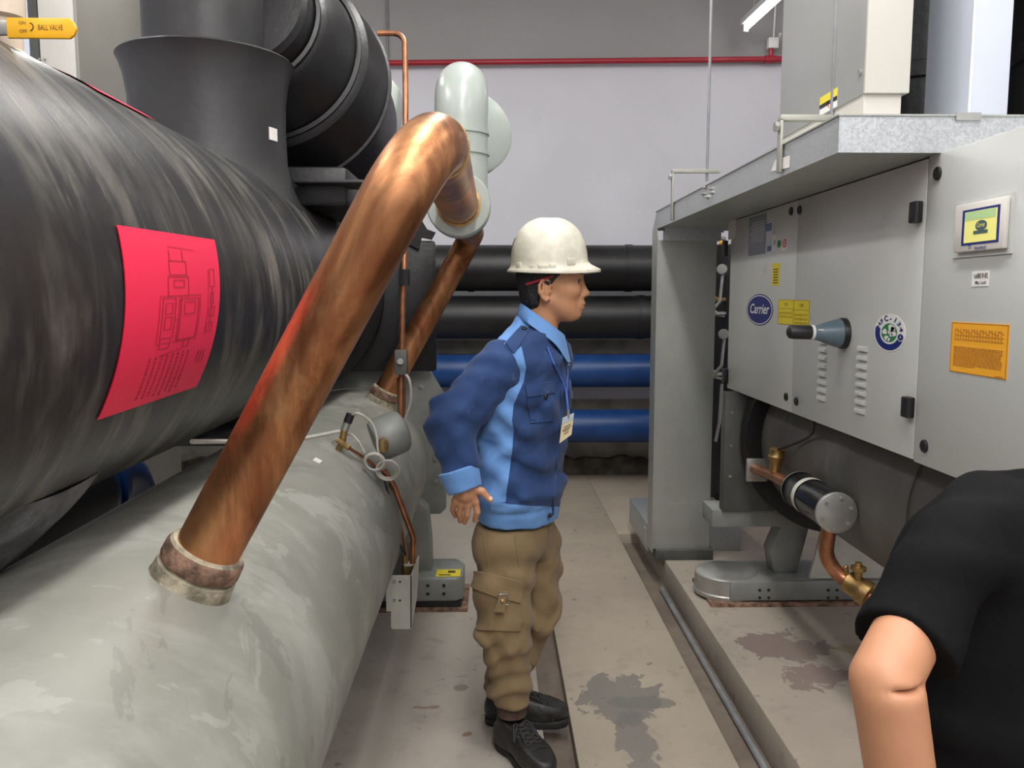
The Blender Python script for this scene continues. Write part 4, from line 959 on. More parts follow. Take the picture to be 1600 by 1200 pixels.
def seam(name, T, pts, r, mat, parent, off=.001, n=6):
    P = []
    for i in range(len(pts) - 1):
        for k in range(n):
            t = k / n; h, nn = hit(T, pts[i][0] * (1 - t) + pts[i + 1][0] * t, pts[i][1] * (1 - t) + pts[i + 1][1] * t)
            if h is not None: P.append(h + nn * off)
    return MB().tube(P, r, 6).build(name, mat, parent) if len(P) > 2 else None
def poly_sd(pts):
    """signed distance to an outline (positive inside), for the cut of cloth panels"""
    A = nv(pts); Bq = np.roll(A, -1, 0)
    def g(p):
        d = np.full(len(p), 1e9); ins = np.zeros(len(p), bool)
        for a, b in zip(A, Bq):
            e = b - a; w_ = p - a; t = np.clip(w_ @ e / (e @ e), 0, 1); d = np.minimum(d, np.linalg.norm(w_ - t[:, None] * e, axis=1))
            c = ((a[1] > p[:, 1]) != (b[1] > p[:, 1])); x = a[0] + (p[:, 1] - a[1]) / (e[1] if abs(e[1]) > 1e-9 else 1e-9) * e[0]
            ins ^= c & (p[:, 0] < x)
        return np.where(ins, d, -d)
    return g
def J(px, py, y): return nv(at(px, py, y=y))

def skin(name, col):
    m, N, L, B = nt(name); v = coords(N, L); n = noise(N, L, v, 18, 4)
    L.new(mixc(N, L, n, tuple(c * .86 for c in col), tuple(min(1, c * 1.1) for c in col)), B.inputs['Base Color'])
    B.inputs['Roughness'].default_value = .48; B.inputs['Subsurface Weight'].default_value = .15
    B.inputs['Subsurface Radius'].default_value = (.01, .004, .002); B.inputs['Subsurface Scale'].default_value = .6
    bump(N, L, B, noise(N, L, v, 260, 3), .06, .001); return m
M['skin'] = skin('tan_skin', (.50, .245, .13))
M['skin2'] = skin('light_tan_skin', (.53, .255, .14))
def cloth(name, a, b=None, attr=None, fade=None, weave=900):
    m, N, L, B = nt(name); v = coords(N, L); n = noise(N, L, v, 7, 5); n2 = noise(N, L, v, 26, 5, .7)
    c = mixc(N, L, n, tuple(x * .8 for x in a), tuple(x * 1.12 for x in a))
    if b:
        at_ = N.new('ShaderNodeAttribute'); at_.attribute_name = attr
        cb = mixc(N, L, n, tuple(x * .88 for x in b), tuple(min(1, x * 1.08) for x in b))
        c = mixc(N, L, ramp(N, L, at_.outputs['Fac'], -.5, .5), c, cb)
    if fade: c = mixc(N, L, mth(N, L, 'MULTIPLY', ramp(N, L, n2, .6, .78), .35), c, fade)
    L.new(c, B.inputs['Base Color']); B.inputs['Roughness'].default_value = .85
    B.inputs['Sheen Weight'].default_value = .1 if max(a) > .015 else 0; B.inputs['Specular IOR Level'].default_value = .3 if max(a) > .015 else .12
    bump(N, L, B, mth(N, L, 'ADD', mth(N, L, 'MULTIPLY', noise(N, L, v, weave, 1), .15), n2), .22, .006); return m
DB, LB_ = (.019, .048, .145), (.125, .275, .58)
M['jacket'] = cloth('two_tone_blue_twill', DB, LB_, 'panel', (.16, .2, .3))
M['navy_cloth'] = cloth('dark_blue_twill', DB, fade=(.16, .2, .3))
M['sky_cloth'] = cloth('light_blue_twill', LB_)
M['khaki'] = cloth('khaki_canvas', (.215, .15, .078), fade=(.29, .22, .135))
M['tee'] = cloth('black_jersey', (.0055, .0055, .006))
M['jeans'] = cloth('dark_denim', (.02, .025, .04))
M['hair'] = simple('black_hair', (.010, .009, .009), .5, 0, .3, 40, .6, 160)
M['leather'] = simple('black_leather', (.016, .015, .014), .45, 0, .4, 14, .25, 90)
M['sole'] = simple('rubber_sole', (.012, .012, .012), .7, 0, .2, 20)
M['lace'] = simple('black_lace', (.03, .03, .03), .8, 0, .2, 40)
M['helmet'] = simple('worn_white_shell', (.60, .575, .475), .45, 0, .11, 20, .1, 60)
M['eye_white'] = simple('eye_white', (.62, .58, .54), .3, 0, .02, 5)
M['iris'] = simple('dark_iris', (.02, .012, .008), .15, 0, .1, 5)
M['lips'] = simple('lips', (.40, .15, .11), .45, 0, .1, 30)
M['sock'] = simple('brown_sock', (.07, .04, .03), .9, 0, .3, 40)
M['lanyard'] = simple('blue_lanyard', (.04, .09, .36), .6, 0, .1, 30)
M['card'] = simple('cream_card', (.66, .56, .36), .5, 0, .05, 20)
M['clear'] = simple('milky_sleeve', (.42, .50, .58), .25, 0, .05, 20)

def head_field(Q):
    """local head: x forward, y to the far side, z up, origin mid-skull"""
    Ys = Q.copy(); Ys[:, 1] = np.abs(Ys[:, 1])
    d = elp(Q, (-.012, 0, .035), (.096, .076, .098))
    d = sm(d, elp(Q, (.032, 0, -.022), (.052, .061, .085)), .03)
    d = sm(d, elp(Q, (.026, 0, -.072), (.046, .046, .036)), .025)
    d = sm(d, cap(Ys, (-.012, .052, -.052), (.05, .018, -.094), .014, .014), .03)
    d = sm(d, elp(Q, (.066, 0, -.093), (.019, .021, .016)), .018)
    d = sm(d, elp(Ys, (.052, .040, -.018), (.024, .020, .020)), .02)
    d = sm(d, cap(Ys, (.062, .040, .034), (.078, .010, .032), .010, .010), .015)
    d = smax(d, -elp(Ys, (.096, .033, .010), (.022, .016, .012)), .014)
    d = sm(d, elp(Ys, (.062, .033, .009), (.0165, .0175, .0135)), .008)
    d = smax(d, -elp(Ys, (.078, .043, .0085), (.016, .014, .0042)), .002)
    d = sm(d, cap(Q, (.080, 0, .018), (.096, 0, -.022), .008, .0115), .012)
    d = sm(d, elp(Q, (.1, 0, -.027), (.012, .012, .0105)), .006)
    d = sm(d, elp(Ys, (.089, .0125, -.033), (.011, .008, .008)), .006)
    d = sm(d, elp(Q, (.079, 0, -.062), (.014, .028, .022)), .014)
    d = sm(d, elp(Q, (.0905, 0, -.0585), (.0075, .021, .0055)), .006)
    d = sm(d, elp(Q, (.0875, 0, -.071), (.0075, .018, .006)), .006)
    d = sm(d, cap(Q, (.083, 0, -.038), (.0835, 0, -.056), .009, .010), .010)
    d = smax(d, -elp(Q, (.0985, 0, -.0645), (.0075, .024, .0012)), .003)
    # ears
    er = elp(Ys, (-.032, .074, -.018), (.017, .008, .029))
    hp = [(-.014, .074, -.008), (-.016, .078, .008), (-.026, .082, .016), (-.040, .086, .012), (-.049, .089, -.004), (-.047, .087, -.024), (-.038, .082, -.040), (-.028, .079, -.048), (-.020, .075, -.044)]
    for i in range(len(hp) - 1): er = sm(er, cap(Ys, hp[i], hp[i + 1], .0042 if i < 5 else .0055, .0042 if i < 4 else .006), .003)
    er = sm(er, cap(Ys, (-.036, .081, .006), (-.037, .084, -.026), .0035, .0035), .003)
    er = sm(er, elp(Ys, (-.014, .076, -.022), (.004, .004, .007)), .003)
    d = sm(d, er, .006)
    return d
def hair_field(Q):
    d = elp(Q, (-.016, 0, .033), (.105, .084, .104))
    d = sm(d, elp(Q, (-.062, 0, -.045), (.044, .062, .045)), .03)
    front = Q[:, 0] - np.interp(Q[:, 2], [-.1, -.05, -.03, .0, .02, .06], [-.05, -.048, -.045, -.012, .004, .05])
    d = smax(d, front, .006); d = smax(d, -.088 - Q[:, 2], .01)
    return d + .0025 * folds(Q, 160, 3, 4)
def frame(o, fx, tilt=0):
    fx = nv(fx) / np.linalg.norm(fx); fz = nv((0, 0, 1)); fy = np.cross(fz, fx)
    if tilt: fx, fz = fx * math.cos(tilt) - fz * math.sin(tilt), fz * math.cos(tilt) + fx * math.sin(tilt)
    R = np.stack([fx, fy, fz], 1); o = nv(o)
    return (lambda P: (P - o) @ R), (lambda q: Vector(o + R @ nv(q)))

# ================================================================== the man in the hard hat
DY = 2.6
H0 = J(866, 445, DY)
toL, toW = frame(H0, (1, -.04, 0))
nb = J(838, 530, DY)
W_e, E_e, S_e = J(724, 757, 2.40), J(705, 660, 2.43), J(783, 572, 2.46)
def hand_field(P):
    y0 = 2.398
    d = cap(P, J(722, 745, 2.40), J(727, 772, 2.395), .025, .026)
    kn = [(743, 784), (731, 788), (720, 787), (711, 783)]
    for k, (a, b) in enumerate(kn): d = sm(d, cap(P, J(728 + (8 - 5 * k), 764, 2.397), J(a, b, y0 + .003 * k), .0135, .0115), .012)
    fg = [[(743, 784), (746, 800), (742, 813)], [(731, 788), (730, 804), (726, 816)], [(720, 787), (718, 802), (719, 814)], [(711, 783), (707, 796), (711, 806)]]
    for k, ch in enumerate(fg):
        r = (.0098, .0098, .0095, .0085)[k]; yy = [y0 + .002, y0 + .004 + .006 * k, y0 + .022 + .008 * k]
        fd = np.minimum(cap(P, J(*ch[0], yy[0]), J(*ch[1], yy[1]), r * 1.06, r), cap(P, J(*ch[1], yy[1]), J(*ch[2], yy[2]), r, r * .82)); d = sm(d, fd, .005)
    th = sm(cap(P, J(738, 763, 2.395), J(753, 768, 2.39), .0165, .0115), cap(P, J(753, 768, 2.39), J(766, 781, 2.39), .0112, .009), .006)
    return sm(d, th, .009)
rvec = nv((-.423, -.906, 0)); fvec = nv((.906, -.423, 0))
# far arm is folded behind the back as well
S_f = nv(S_e) - rvec * .36 + nv((.01, 0, .005)); E_f = S_f + nv((-.13, .12, -.24)); W_f = E_f + nv((.01, -.12, -.2))
def man_skin(P):
    d = head_field(toL(P))
    d = sm(d, cap(P, toW((-.028, 0, -.05)), nb, .055, .058), .02)
    d = sm(d, cap(P, nb, J(836, 600, DY), .058, .07), .03)
    return d
lo = (-.3, 2.3, .0); 
MAN = body('person', man_skin, (H0[0] - .17, DY - .13, H0[2] - .36), (H0[0] + .13, DY + .13, H0[2] + .15), .0032, 'skin')
tag(MAN, 'person in white hard hat, two-tone blue jacket and khaki trousers, hand on hip', 'person')
HND = body('hand', hand_field, (J(690, 745, 2.4)[0], 2.34, J(700, 825, 2.4)[2]), (J(775, 745, 2.4)[0], 2.48, J(700, 735, 2.4)[2]), .0026, 'skin', MAN)
q = J(766.5, 779.5, 2.381); MB().lathe([(0, .001), (.001, .006), (.003, .0065), (.004, .005)], q + nv((0, .004, 0)), (0.3, -1, .2), 12).build('thumbnail', simple('nail', (.72, .5, .42), .3), HND)
body('hair', lambda P: hair_field(toL(P)), (H0[0] - .14, DY - .1, H0[2] - .11), (H0[0] + .1, DY + .1, H0[2] + .15), .004, 'hair', MAN)
for s in (-1, 1):
    c = toW((.062, s * .033, .009)); e = MB().lathe([(math.cos(t) * -.0139, max(.0002, math.sin(t) * .0139)) for t in np.linspace(0, PI, 12)], c, toW((.9, s * .35, 0)) - toW((0, 0, 0)), 20).build('eye', 'eye_white', MAN)
    dr = (toW((.9, s * .35, -.05)) - toW((0, 0, 0))).normalized()
    MB().lathe([(math.cos(t) * .0143, max(.0001, math.sin(t) * .0143)) for t in np.linspace(0, .48, 6)], c, dr, 16).build('iris', 'iris', e)
    # lids and brow
    MB().tube([toW(p) for p in ((.0585, s * .0505, .0105), (.066, s * .049, .0150), (.075, s * .043, .0155), (.0805, s * .032, .0130))], [.001, .0017, .0017, .001], 8).build('upper_lid', 'hair', MAN)
    MB().tube([toW(p) for p in ((.060, s * .050, .031), (.073, s * .042, .0375), (.0845, s * .026, .037), (.0875, s * .012, .033))], [.002, .004, .0045, .003], 8).build('eyebrow', 'hair', MAN)
mb = MB()
for (xx, zz, wy, rr) in ((.0962, -.0592, .017, .0036), (.0932, -.0702, .015, .0042)):
    mb.tube([toW((xx - .009 * abs(t) ** 2 * 1.3, t * wy, zz - .002 * abs(t))) for t in np.linspace(-1, 1, 9)], [rr * (.25 + .75 * (1 - abs(t))) for t in np.linspace(-1, 1, 9)], 8)
mb.build('lips', 'lips', MAN)

# --- hard hat
def hat():
    hc = nv(J(858, 421, DY)); hx, hy = .122, .104
    zs = [.157 * (1 - (1 - t) ** 2) for t in np.linspace(0, 1, 26)]
    def P(z, th, off=0):
        r = max(0, 1 - (z / .157) ** 2.6) ** .4545; c, s = math.cos(th), math.sin(th)
        w_ = 1
        zz = z
        rid = math.exp(-(s * r * hy / .022) ** 2) * (.006 if z > .05 else .006 * max(0, z / .05)) * min(1, r * 3 + .3)
        return Vector((hc[0] + (hx * r + off) * c * w_, hc[1] + (hy * r + off) * s, hc[2] + zz + rid * (1 if z > .1 else .3)))
    rows = []; n = 72; TH = [2 * PI * k / n for k in range(n + 1)]
    # smooth radius table
    def brim(th, k):
        c = math.cos(th); ext = .010 + (.030 * max(0, c) ** 2)
        drop = -.004 - .007 * math.sin(th) ** 2 + (.004 * max(0, c) ** 3 if k else 0)
        return ext, drop
    out = []
    for th in TH:
        col = []
        e, dz = brim(th, 1); e0, d0 = brim(th, 0)
        base = P(0, th)
        col.append(P(.03, th, -.006)); col.append(P(0, th, -.004) + Vector((0, 0, -.003)))
        for t in (1.0,): col.append(base + Vector((math.cos(th) * e * t, math.sin(th) * e * t, dz - .0045 + (.0 if math.cos(th) < 0 else -.004 * math.cos(th)))))
        col.append(base + Vector((math.cos(th) * (e + .0015), math.sin(th) * (e + .0015), dz)))
        col.append(base + Vector((math.cos(th) * e * .6, math.sin(th) * e * .6, dz * .6 + .003 + .006 * max(0, math.cos(th))))); col.append(base + Vector((math.cos(th) * e * .25, math.sin(th) * e * .25, dz * .25 + .006 + .010 * max(0, math.cos(th)) ** 2)))
        z0 = .012 + .014 * max(0, math.cos(th)) ** 2; col += [P(z0 + (.157 - z0) * z / .157, th) for z in zs]
        out.append(col)
    H = MB().grid(out).build('hard_hat', 'helmet', MAN, 70)
    for (px, py, w_, h_) in ((812, 416, .010, .009), (832, 420, .009, .008), (849, 420, .017, .008), (863, 418, .010, .008), (892, 411, .014, .011)):
        th = -math.acos(max(-1, min(1, (J(px, py, DY - .09)[0] - hc[0]) / hx / .99))); z = J(px, py, DY - .09)[2] - hc[2] + .004
        c = P(max(z, .004), th, .001); tx = Vector((-math.sin(th) * hx, math.cos(th) * hy, 0)).normalized(); nn = Vector((math.cos(th) / hx, math.sin(th) / hy, 0)).normalized()
        MB().obox(c, tx * w_, nn * .0035, (0, 0, h_)).build('slot_tab', 'helmet', H, bevel=.0025)
    MB().tube([P(z, PI * 1.02, .0015) for z in (.062, .08, .095)], .0013, 6).build('crack', 'ink', H)
    # chin strap bits behind the ear
    M['strap_red'] = simple('red_strap', (.30, .02, .03), .7)
    MB().tube([toW((-.088, -.06, .0)), toW((-.06, -.078, .008)), toW((-.03, -.086, .018)), toW((-.005, -.08, .026))], .0045, 8).build('headband', 'strap_red', H)
    return H
hat()

# --- jacket
tz = [J(840, py, DY)[2] for py in (830, 815, 780, 700, 640, 600, 560, 530, 505)][::1]
tzx = [J(px, 600, DY)[0] for px in (812, 811, 811, 813, 819, 825, 832, 838, 842)]
ta = [.158, .17, .182, .188, .196, .2, .185, .14, .075]
tb_ = [.108, .116, .128, .134, .134, .130, .112, .085, .066]
def torso(P, g=0):
    z = P[:, 2]; cx = np.interp(z, tz, tzx); a = np.interp(z, tz, ta) + g; b = np.interp(z, tz, tb_) + g
    q = P - np.stack([cx, np.full_like(cx, DY), z], 1); l = q @ rvec; f_ = q @ fvec
    k = np.sqrt((l / a) ** 2 + (f_ / b) ** 2); d = (k - 1) * np.minimum(a, b) * .95
    return d
sh_r = nv(J(800, 556, 2.48)); sh_l = sh_r - rvec * .31
def jacket_f(P):
    d = torso(P)
    zt = tz[0] + .022
    d = sm(d, cap(P, sh_r, J(832, 540, DY), .066, .055), .05); d = sm(d, cap(P, sh_l, J(836, 542, DY), .060, .055), .05)
    d = smax(d, ((P - nv(J(846, 512, DY))) @ nv((.5, 0, .86))), .012)
    d = smax(d, J(800, 808, DY)[2] - P[:, 2] - .05 * (P[:, 0] - J(815, 800, DY)[0]), .006)
    # blouse above the hem band, creases
    z = P[:, 2]; hb = J(800, 783, DY)[2]
    d = d - .010 * np.exp(-((z - hb - .045) / .04) ** 2) + .004 * np.exp(-((z - hb) / .008) ** 2)
    d = d + .0065 * drape(P, [(.8, .3, .45), (.5, -.4, .9), (-.7, .2, .6)], 70, 11) * np.clip((z - hb) / .05, .15, 1)
    d = d + .0018 * folds(P, 60, 4, 4)
    return d
def zc(pts): return [(700 + x * .3081, 460 + y * .3083) for x, y in pts]
pan = [zc([(372, 262), (396, 370), (383, 450), (335, 560), (327, 640), (337, 690), (317, 880), (292, 1052), (60, 1075), (132, 900), (158, 560), (250, 500), (330, 440), (345, 400), (318, 310)]),
       zc([(300, 20), (372, 60), (415, 160), (290, 248), (230, 300), (100, 240), (150, 120)]),
       [(700, 786), (900, 792), (900, 840), (700, 840)]]
pan[2] = zc([(0, 1035), (160, 1045), (300, 1062), (420, 1072), (800, 1082), (800, 1250), (0, 1250)])
pf = [poly_sd(p) for p in pan]
def panel_attr(V):
    p = proj(V); s = np.maximum(pf[0](p), np.maximum(pf[1](p), pf[2](p)))
    far = (V[:, 1] - DY) > .02
    return np.where(far & (pf[2](p) < 0), -5, s)
JK = body('jacket', jacket_f, (-.16, 2.36, tz[0] - .02), (.42, 2.86, J(838, 490, DY)[2]), .0055, 'jacket', MAN, {'panel': panel_attr})
def sleeve_f(S_, E_, W_):
    ax1 = (nv(E_) - nv(S_)); L1 = np.linalg.norm(ax1); ax1 = ax1 / L1; ax2 = nv(W_) - nv(E_); L2 = np.linalg.norm(ax2); ax2 = ax2 / L2
    def f(P):
        d = sm(cap(P, S_, E_, .078, .074), cap(P, E_, nv(E_) + ax2 * L2 * .86, .074, .054), .03)
        s = (P - nv(S_)) @ ax1; t = (P - nv(E_)) @ ax2
        el = np.exp(-((s - L1) / .1) ** 2)
        wob = 3 * np.sin(P[:, 1] * 22) + 2 * np.sin((P[:, 0] + P[:, 2]) * 19)
        d = d + .0062 * drape(P, [(.75, .2, -.35), (.1, .3, 1), (-.45, .3, .9), (.5, .1, .9)], 85, 21) * np.clip(.6 + el, 0, 1) + .0018 * folds(P, 60, 2, 4)
        d = smax(d, t - L2 * .82, .006)
        return d
    return f
SL = body('sleeve', sleeve_f(S_e, E_e, W_e), (-.26, 2.30, J(700, 770, 2.42)[2]), (.18, 2.58, J(800, 505, 2.44)[2]), .0052, 'navy_cloth', JK)
SLF = body('sleeve', sleeve_f(S_f, E_f, W_f), nv(np.minimum(np.minimum(S_f, E_f), W_f)) - .11, nv(np.maximum(np.maximum(S_f, E_f), W_f)) + .11, .008, 'navy_cloth', JK)
ca, cb = J(716, 733, 2.405), J(726, 764, 2.398)
CF = body('cuff', lambda P: cyl(P, ca, cb, .061, .050) + .002 * folds(P, 50, 8, 4) - .002, nv(ca) + nv((-.07, -.07, -.09)), nv(cb) + nv((.07, .07, .09)), .004, 'sky_cloth', JK)
TJ = bvh(JK)
# epaulette, pocket with flap, buttons, placket
patch('epaulette', TJ, zc([(372, 160), (415, 178), (335, 302), (292, 246)]), .004, 'navy_cloth', JK, 6, 10)
patch('chest_pocket', TJ, zc([(392, 478), (527, 470), (535, 640), (415, 655)]), .004, 'navy_cloth', JK)
patch('pocket_flap', TJ, zc([(388, 462), (533, 438), (533, 500), (398, 520)]), .008, 'navy_cloth', JK)
patch('flap_pleat', TJ, zc([(470, 500), (492, 500), (440, 640), (415, 640)]), .006, 'navy_cloth', JK, 4, 8)
patch('chest_pocket', TJ, zc([(610, 430), (640, 420), (632, 520), (606, 530)]), .005, 'navy_cloth', JK, 4, 6)
for (x, y) in ((388, 182), (488, 517), (507, 1118)):
    h, nn = hit(TJ, *zc([(x, y)])[0])
    if h is not None: MB().lathe([(.004, .0075), (.0095, .0075), (.011, .006)], h, nn, 16).build('button', 'black', JK)
seam('front_placket', TJ, zc([(572, 290), (578, 420), (572, 560), (563, 700), (552, 800), (545, 900), (535, 1000), (528, 1140)]), .0045, 'navy_cloth', JK, .001)
seam('panel_seam', TJ, zc([(383, 450), (335, 560), (327, 640), (337, 690), (317, 880), (292, 1045)]), .0014, 'navy_cloth', JK, .0003)
for k in range(7):
    x = 165 + k * 9
    seam('hem_gather', TJ, zc([(x, 1058), (x + 3, 1100)]), .0016, 'sky_cloth', JK, .0005, 4)
for (x, y) in ((597, 352), (605, 345), (612, 340), (600, 362), (608, 356)):
    h, nn = hit(TJ, *zc([(x, y)])[0])
    if h is not None: MB().obox(h + nn * .002, (.0035, -.002, .001), nn * .0006, (0, 0, .0012)).build('stitched_mark', 'white', JK)
# collar
cc0 = nv(J(848, 505, DY)); tl = math.radians(36); axu = nv((math.cos(tl), 0, -math.sin(tl))); axn = nv((math.sin(tl), 0, math.cos(tl))); yv_ = nv((0, 1, 0))
def cring(ph, ru, rv, dn): return Vector(cc0 + axu * ru * math.cos(ph) + yv_ * rv * math.sin(ph) + nv((0, 0, -1)) * dn - axn * 0)
rows = []
for ph in np.linspace(math.radians(14), math.radians(346), 61):
    fr = max(0, math.cos(ph)); s_ = abs(math.sin(ph))
    dist = min(ph - math.radians(14), math.radians(346) - ph); pt = math.exp(-((dist - .35) / .38) ** 2)
    rows.append([cring(ph, .076, .066, .016), cring(ph, .082, .072, -.014), cring(ph, .088, .078, -.012), cring(ph, .096, .092, .008 + .008 * pt), cring(ph, .104 + .010 * pt, .106 + .008 * pt, .034 + .030 * pt), cring(ph, .101 + .010 * pt, .103 + .008 * pt, .036 + .030 * pt), cring(ph, .090, .086, .020)])
CO = MB().grid(rows).build('collar', 'sky_cloth', JK, 70)
# lanyard and badge
bd = [at(879, 653, y=2.43), at(897, 645, y=2.45), at(893, 679, y=2.45), at(874, 693, y=2.43)]
def seamless(px, py, off=.006):
    h, nn = hit(TJ, px, py); return (h + nn * off) if h is not None else at(px, py, y=2.46)
bt = (bd[0] + bd[1]) / 2
MB().tube([seamless(*p) for p in zc([(498, 272), (530, 350), (560, 410), (578, 450), (592, 492)])] + [bt + Vector((0, 0, .012))], .0032, 8).build('lanyard', 'lanyard', MAN)
MB().tube([seamless(*p) for p in zc([(597, 300), (597, 400), (596, 492)])] + [bt + Vector((0, 0, .012))], .0028, 8).build('lanyard', 'lanyard', MAN)
BDG = MB().prism(bd, (0, .002, 0)).build('name_badge', 'card', MAN, 0)
def bq(u, v): return (bd[0] * (1 - u) + bd[1] * u) * (1 - v) + (bd[3] * (1 - u) + bd[2] * u) * v + Vector((0, -.0012, 0))
MB().add([bq(0, 0), bq(1, 0), bq(1, .27), bq(0, .27)], [(0, 1, 2, 3)]).build('badge_sleeve', 'clear', BDG, 0)
mb = MB()
for (u0, u1, v) in ((.2, .8, .42), (.12, .88, .52), (.25, .75, .60), (.3, .7, .72)): mb.add([bq(u0, v), bq(u1, v), bq(u1, v + .04), bq(u0, v + .04)], [(0, 1, 2, 3)])
mb.build('badge_print', 'ink', BDG, 0)
MB().tube([bt + Vector((0, 0, .016)), bt + Vector((0, 0, -.008))], .004, 8).build('badge_clip', 'steel', BDG)

# --- trousers
RH, RK, RA = J(786, 850, 2.53), J(788, 985, 2.50), J(799, 1092, 2.51)
LH, LK, LA = J(834, 850, 2.68), J(838, 950, 2.67), J(785, 1078, 2.70)
pc = J(806, 825, DY)
def trousers_f(P):
    z = P[:, 2]
    q = P - pc; l = q @ rvec; f_ = q @ fvec
    d = elp(np.stack([l, f_, z - pc[2]], 1), (0, 0, -.01), (.160, .112, .14))
    d = sm(d, cap(P, RH, RK, .098, .084), .04); d = sm(d, cap(P, LH, LK, .094, .080), .03)
    leg = sm(cap(P, RK, RA, .082, .060), cap(P, LK, LA, .078, .060), .012); d = sm(d, leg, .02)
    for K, A in ((RK, RA), (LK, LA)):
        ax = nv(A) - nv(K); L = np.linalg.norm(ax); s = (P - nv(K)) @ (ax / L); near = np.linalg.norm(P - nv(K) - np.clip(s, -.1, L)[:, None] * (ax / L), axis=1) < .13
        wob = 2.5 * np.sin(P[:, 0] * 30) + 2 * np.sin(P[:, 1] * 26)
        d = d + near * (.006 * np.sin(s * 60 + wob) * np.exp(-((s - .02) / .09) ** 2) + .007 * np.sin(s * 85 + wob) * np.exp(-((s - L + .06) / .08) ** 2) - .008 * np.exp(-((s - L + .035) / .03) ** 2))
        d = np.where(near, smax(d, s - L - .008, .008), d)
    d = d + .0075 * drape(P, [(.5, .2, .9), (-.45, .2, 1), (.8, .4, .3)], 66, 31) * np.clip((pc[2] - z) / .1, .25, 1) + .003 * folds(P, 55, 9, 4)
    d = smax(d, z - tz[1] - .01, .01)
    return d
TR = body('trousers', trousers_f, (-.17, 2.36, .06), (.36, 2.84, tz[1] + .03), .0058, 'khaki', MAN)
TT = bvh(TR)
def z3(pts): return [(660 + x * .21667, 740 + y * .21667) for x, y in pts]
patch('cargo_pocket', TT, z3([(372, 800), (705, 850), (700, 1130), (400, 1130)]), .007, 'khaki', TR, 12, 12)
FP = patch('pocket_flap', TT, z3([(362, 690), (712, 775), (690, 930), (352, 815)]), .014, 'khaki', TR, 12, 8)
TBk = patch('flap_tab', TT, z3([(548, 838), (612, 838), (592, 990), (532, 975)]), .026, 'khaki', TR, 4, 6)
h, nn = hit(TT, *z3([(576, 900)])[0])
MB().lathe([(.024, .006), (.0295, .006), (.031, .004)], h, nn, 14).build('snap_button', 'brass', TR)
MB().tube([hit(TT, *z3([p])[0])[0] + nn * .028 for p in ((555, 850), (618, 850), (618, 922), (602, 925))], .0014, 6).build('flap_buckle', 'steel', TR)
seam('pocket_seam', TT, z3([(505, 305), (470, 370), (440, 415)]), .0016, 'khaki', TR, .0006)
seam('side_seam', TT, z3([(440, 415), (462, 560), (480, 690)]), .0018, 'khaki', TR, .0006)
seam('front_crease', TT, z3([(655, 350), (670, 500), (700, 690)]), .0018, 'khaki', TR, .0006)
seam('fly_seam', TT, z3([(885, 360), (912, 410), (905, 520)]), .0018, 'khaki', TR, .0006)
for (A, nm) in ((RA, 1), (LA, 2)):
    MB().tube([nv(A) + nv((0, 0, .01)), nv(A) + nv((.002, -.002, -.05))], .047, 24).build('sock', 'sock', MAN)

# --- work shoes
def shoe(heel, toe, name='work_shoe'):
    heel, toe = nv(heel), nv(toe); dx = toe - heel; L = np.linalg.norm(dx); tl_, tw_ = frame(heel, dx)
    def up(Q):
        d = elp(Q, (L - .075, 0, .048), (.078, .05, .046))
        d = sm(d, cap(Q, (.045, 0, .055), (L - .1, 0, .055), .044, .046), .03)
        d = sm(d, cap(Q, (.055, 0, .06), (.06, 0, .108), .046, .045), .03)
        d = sm(d, cap(Q, (.09, 0, .10), (.16, 0, .072), .032, .034), .03)
        d = smax(d, .018 - Q[:, 2], .004); d = smax(d, Q[:, 2] - .122 + .25 * (Q[:, 0] - .06) * (Q[:, 0] > .06), .006)
        return d + .0015 * folds(Q, 60, 5, 4)
    def so(Q):
        hw = np.interp(Q[:, 0], [0, .04, .1, .19, .25, .28, .3], [.03, .042, .038, .051, .046, .03, .012])
        d2 = np.abs(Q[:, 1]) - hw; e = np.maximum(-Q[:, 0] - .0, Q[:, 0] - L - .004)
        d = smax(smax(d2, e, .02), np.maximum(Q[:, 2] - .028, .001 - Q[:, 2]), .004)
        return smax(d, -(np.maximum(np.abs(Q[:, 0] - .105) - .02, Q[:, 2] - .008)), .004)
    mn = np.minimum(heel, toe) - .08; mx = np.maximum(heel, toe) + .08
    U = body(name, lambda P: up(tl_(P)), (mn[0], mn[1], heel[2] - .01), (mx[0], mx[1], heel[2] + .15), .005, 'leather', MAN)
    body('sole', lambda P: so(tl_(P)), (mn[0], mn[1], heel[2] - .012), (mx[0], mx[1], heel[2] + .05), .0045, 'sole', U)
    T = bvh(U)
    def top(x, y):
        r = T.ray_cast(Vector(tw_((x, y, .2))), Vector((0, 0, -1))); return (r[0] + Vector((0, 0, .002))) if r[0] else tw_((x, y, .09))
    for k in range(5):
        x = .105 + k * .019
        MB().tube([top(x, -.024), top(x + .009, 0), top(x + .018, .024)], .0026, 6).build('lace', 'lace', U)
        MB().tube([top(x, .024), top(x + .009, 0) + Vector((0, 0, .002)), top(x + .018, -.024)], .0026, 6).build('lace', 'lace', U)
    for s in (-1, 1):
        MB().tube(spline([top(.115, 0), top(.12, s * .025) + Vector((0, 0, .012)), top(.15, s * .045) + Vector((0, 0, .004)), top(.125, s * .02) + Vector((0, 0, .006)), top(.115, 0)]), .0024, 6).build('lace_loop', 'lace', U)
        MB().tube(spline([top(.115, 0), top(.15, s * .02) + Vector((0, 0, .006)), top(.2, s * .03)]), .0022, 6).build('lace_end', 'lace', U)
    MB().tube([tw_((L - .05, -.05, .034)), top(L - .065, -.03), top(L - .07, 0), top(L - .065, .03), tw_((L - .05, .05, .034))], .0016, 6).build('toe_seam', 'lace', U)
hr, tr = at(787, 1150, z=0), at(846, 1199, z=0)
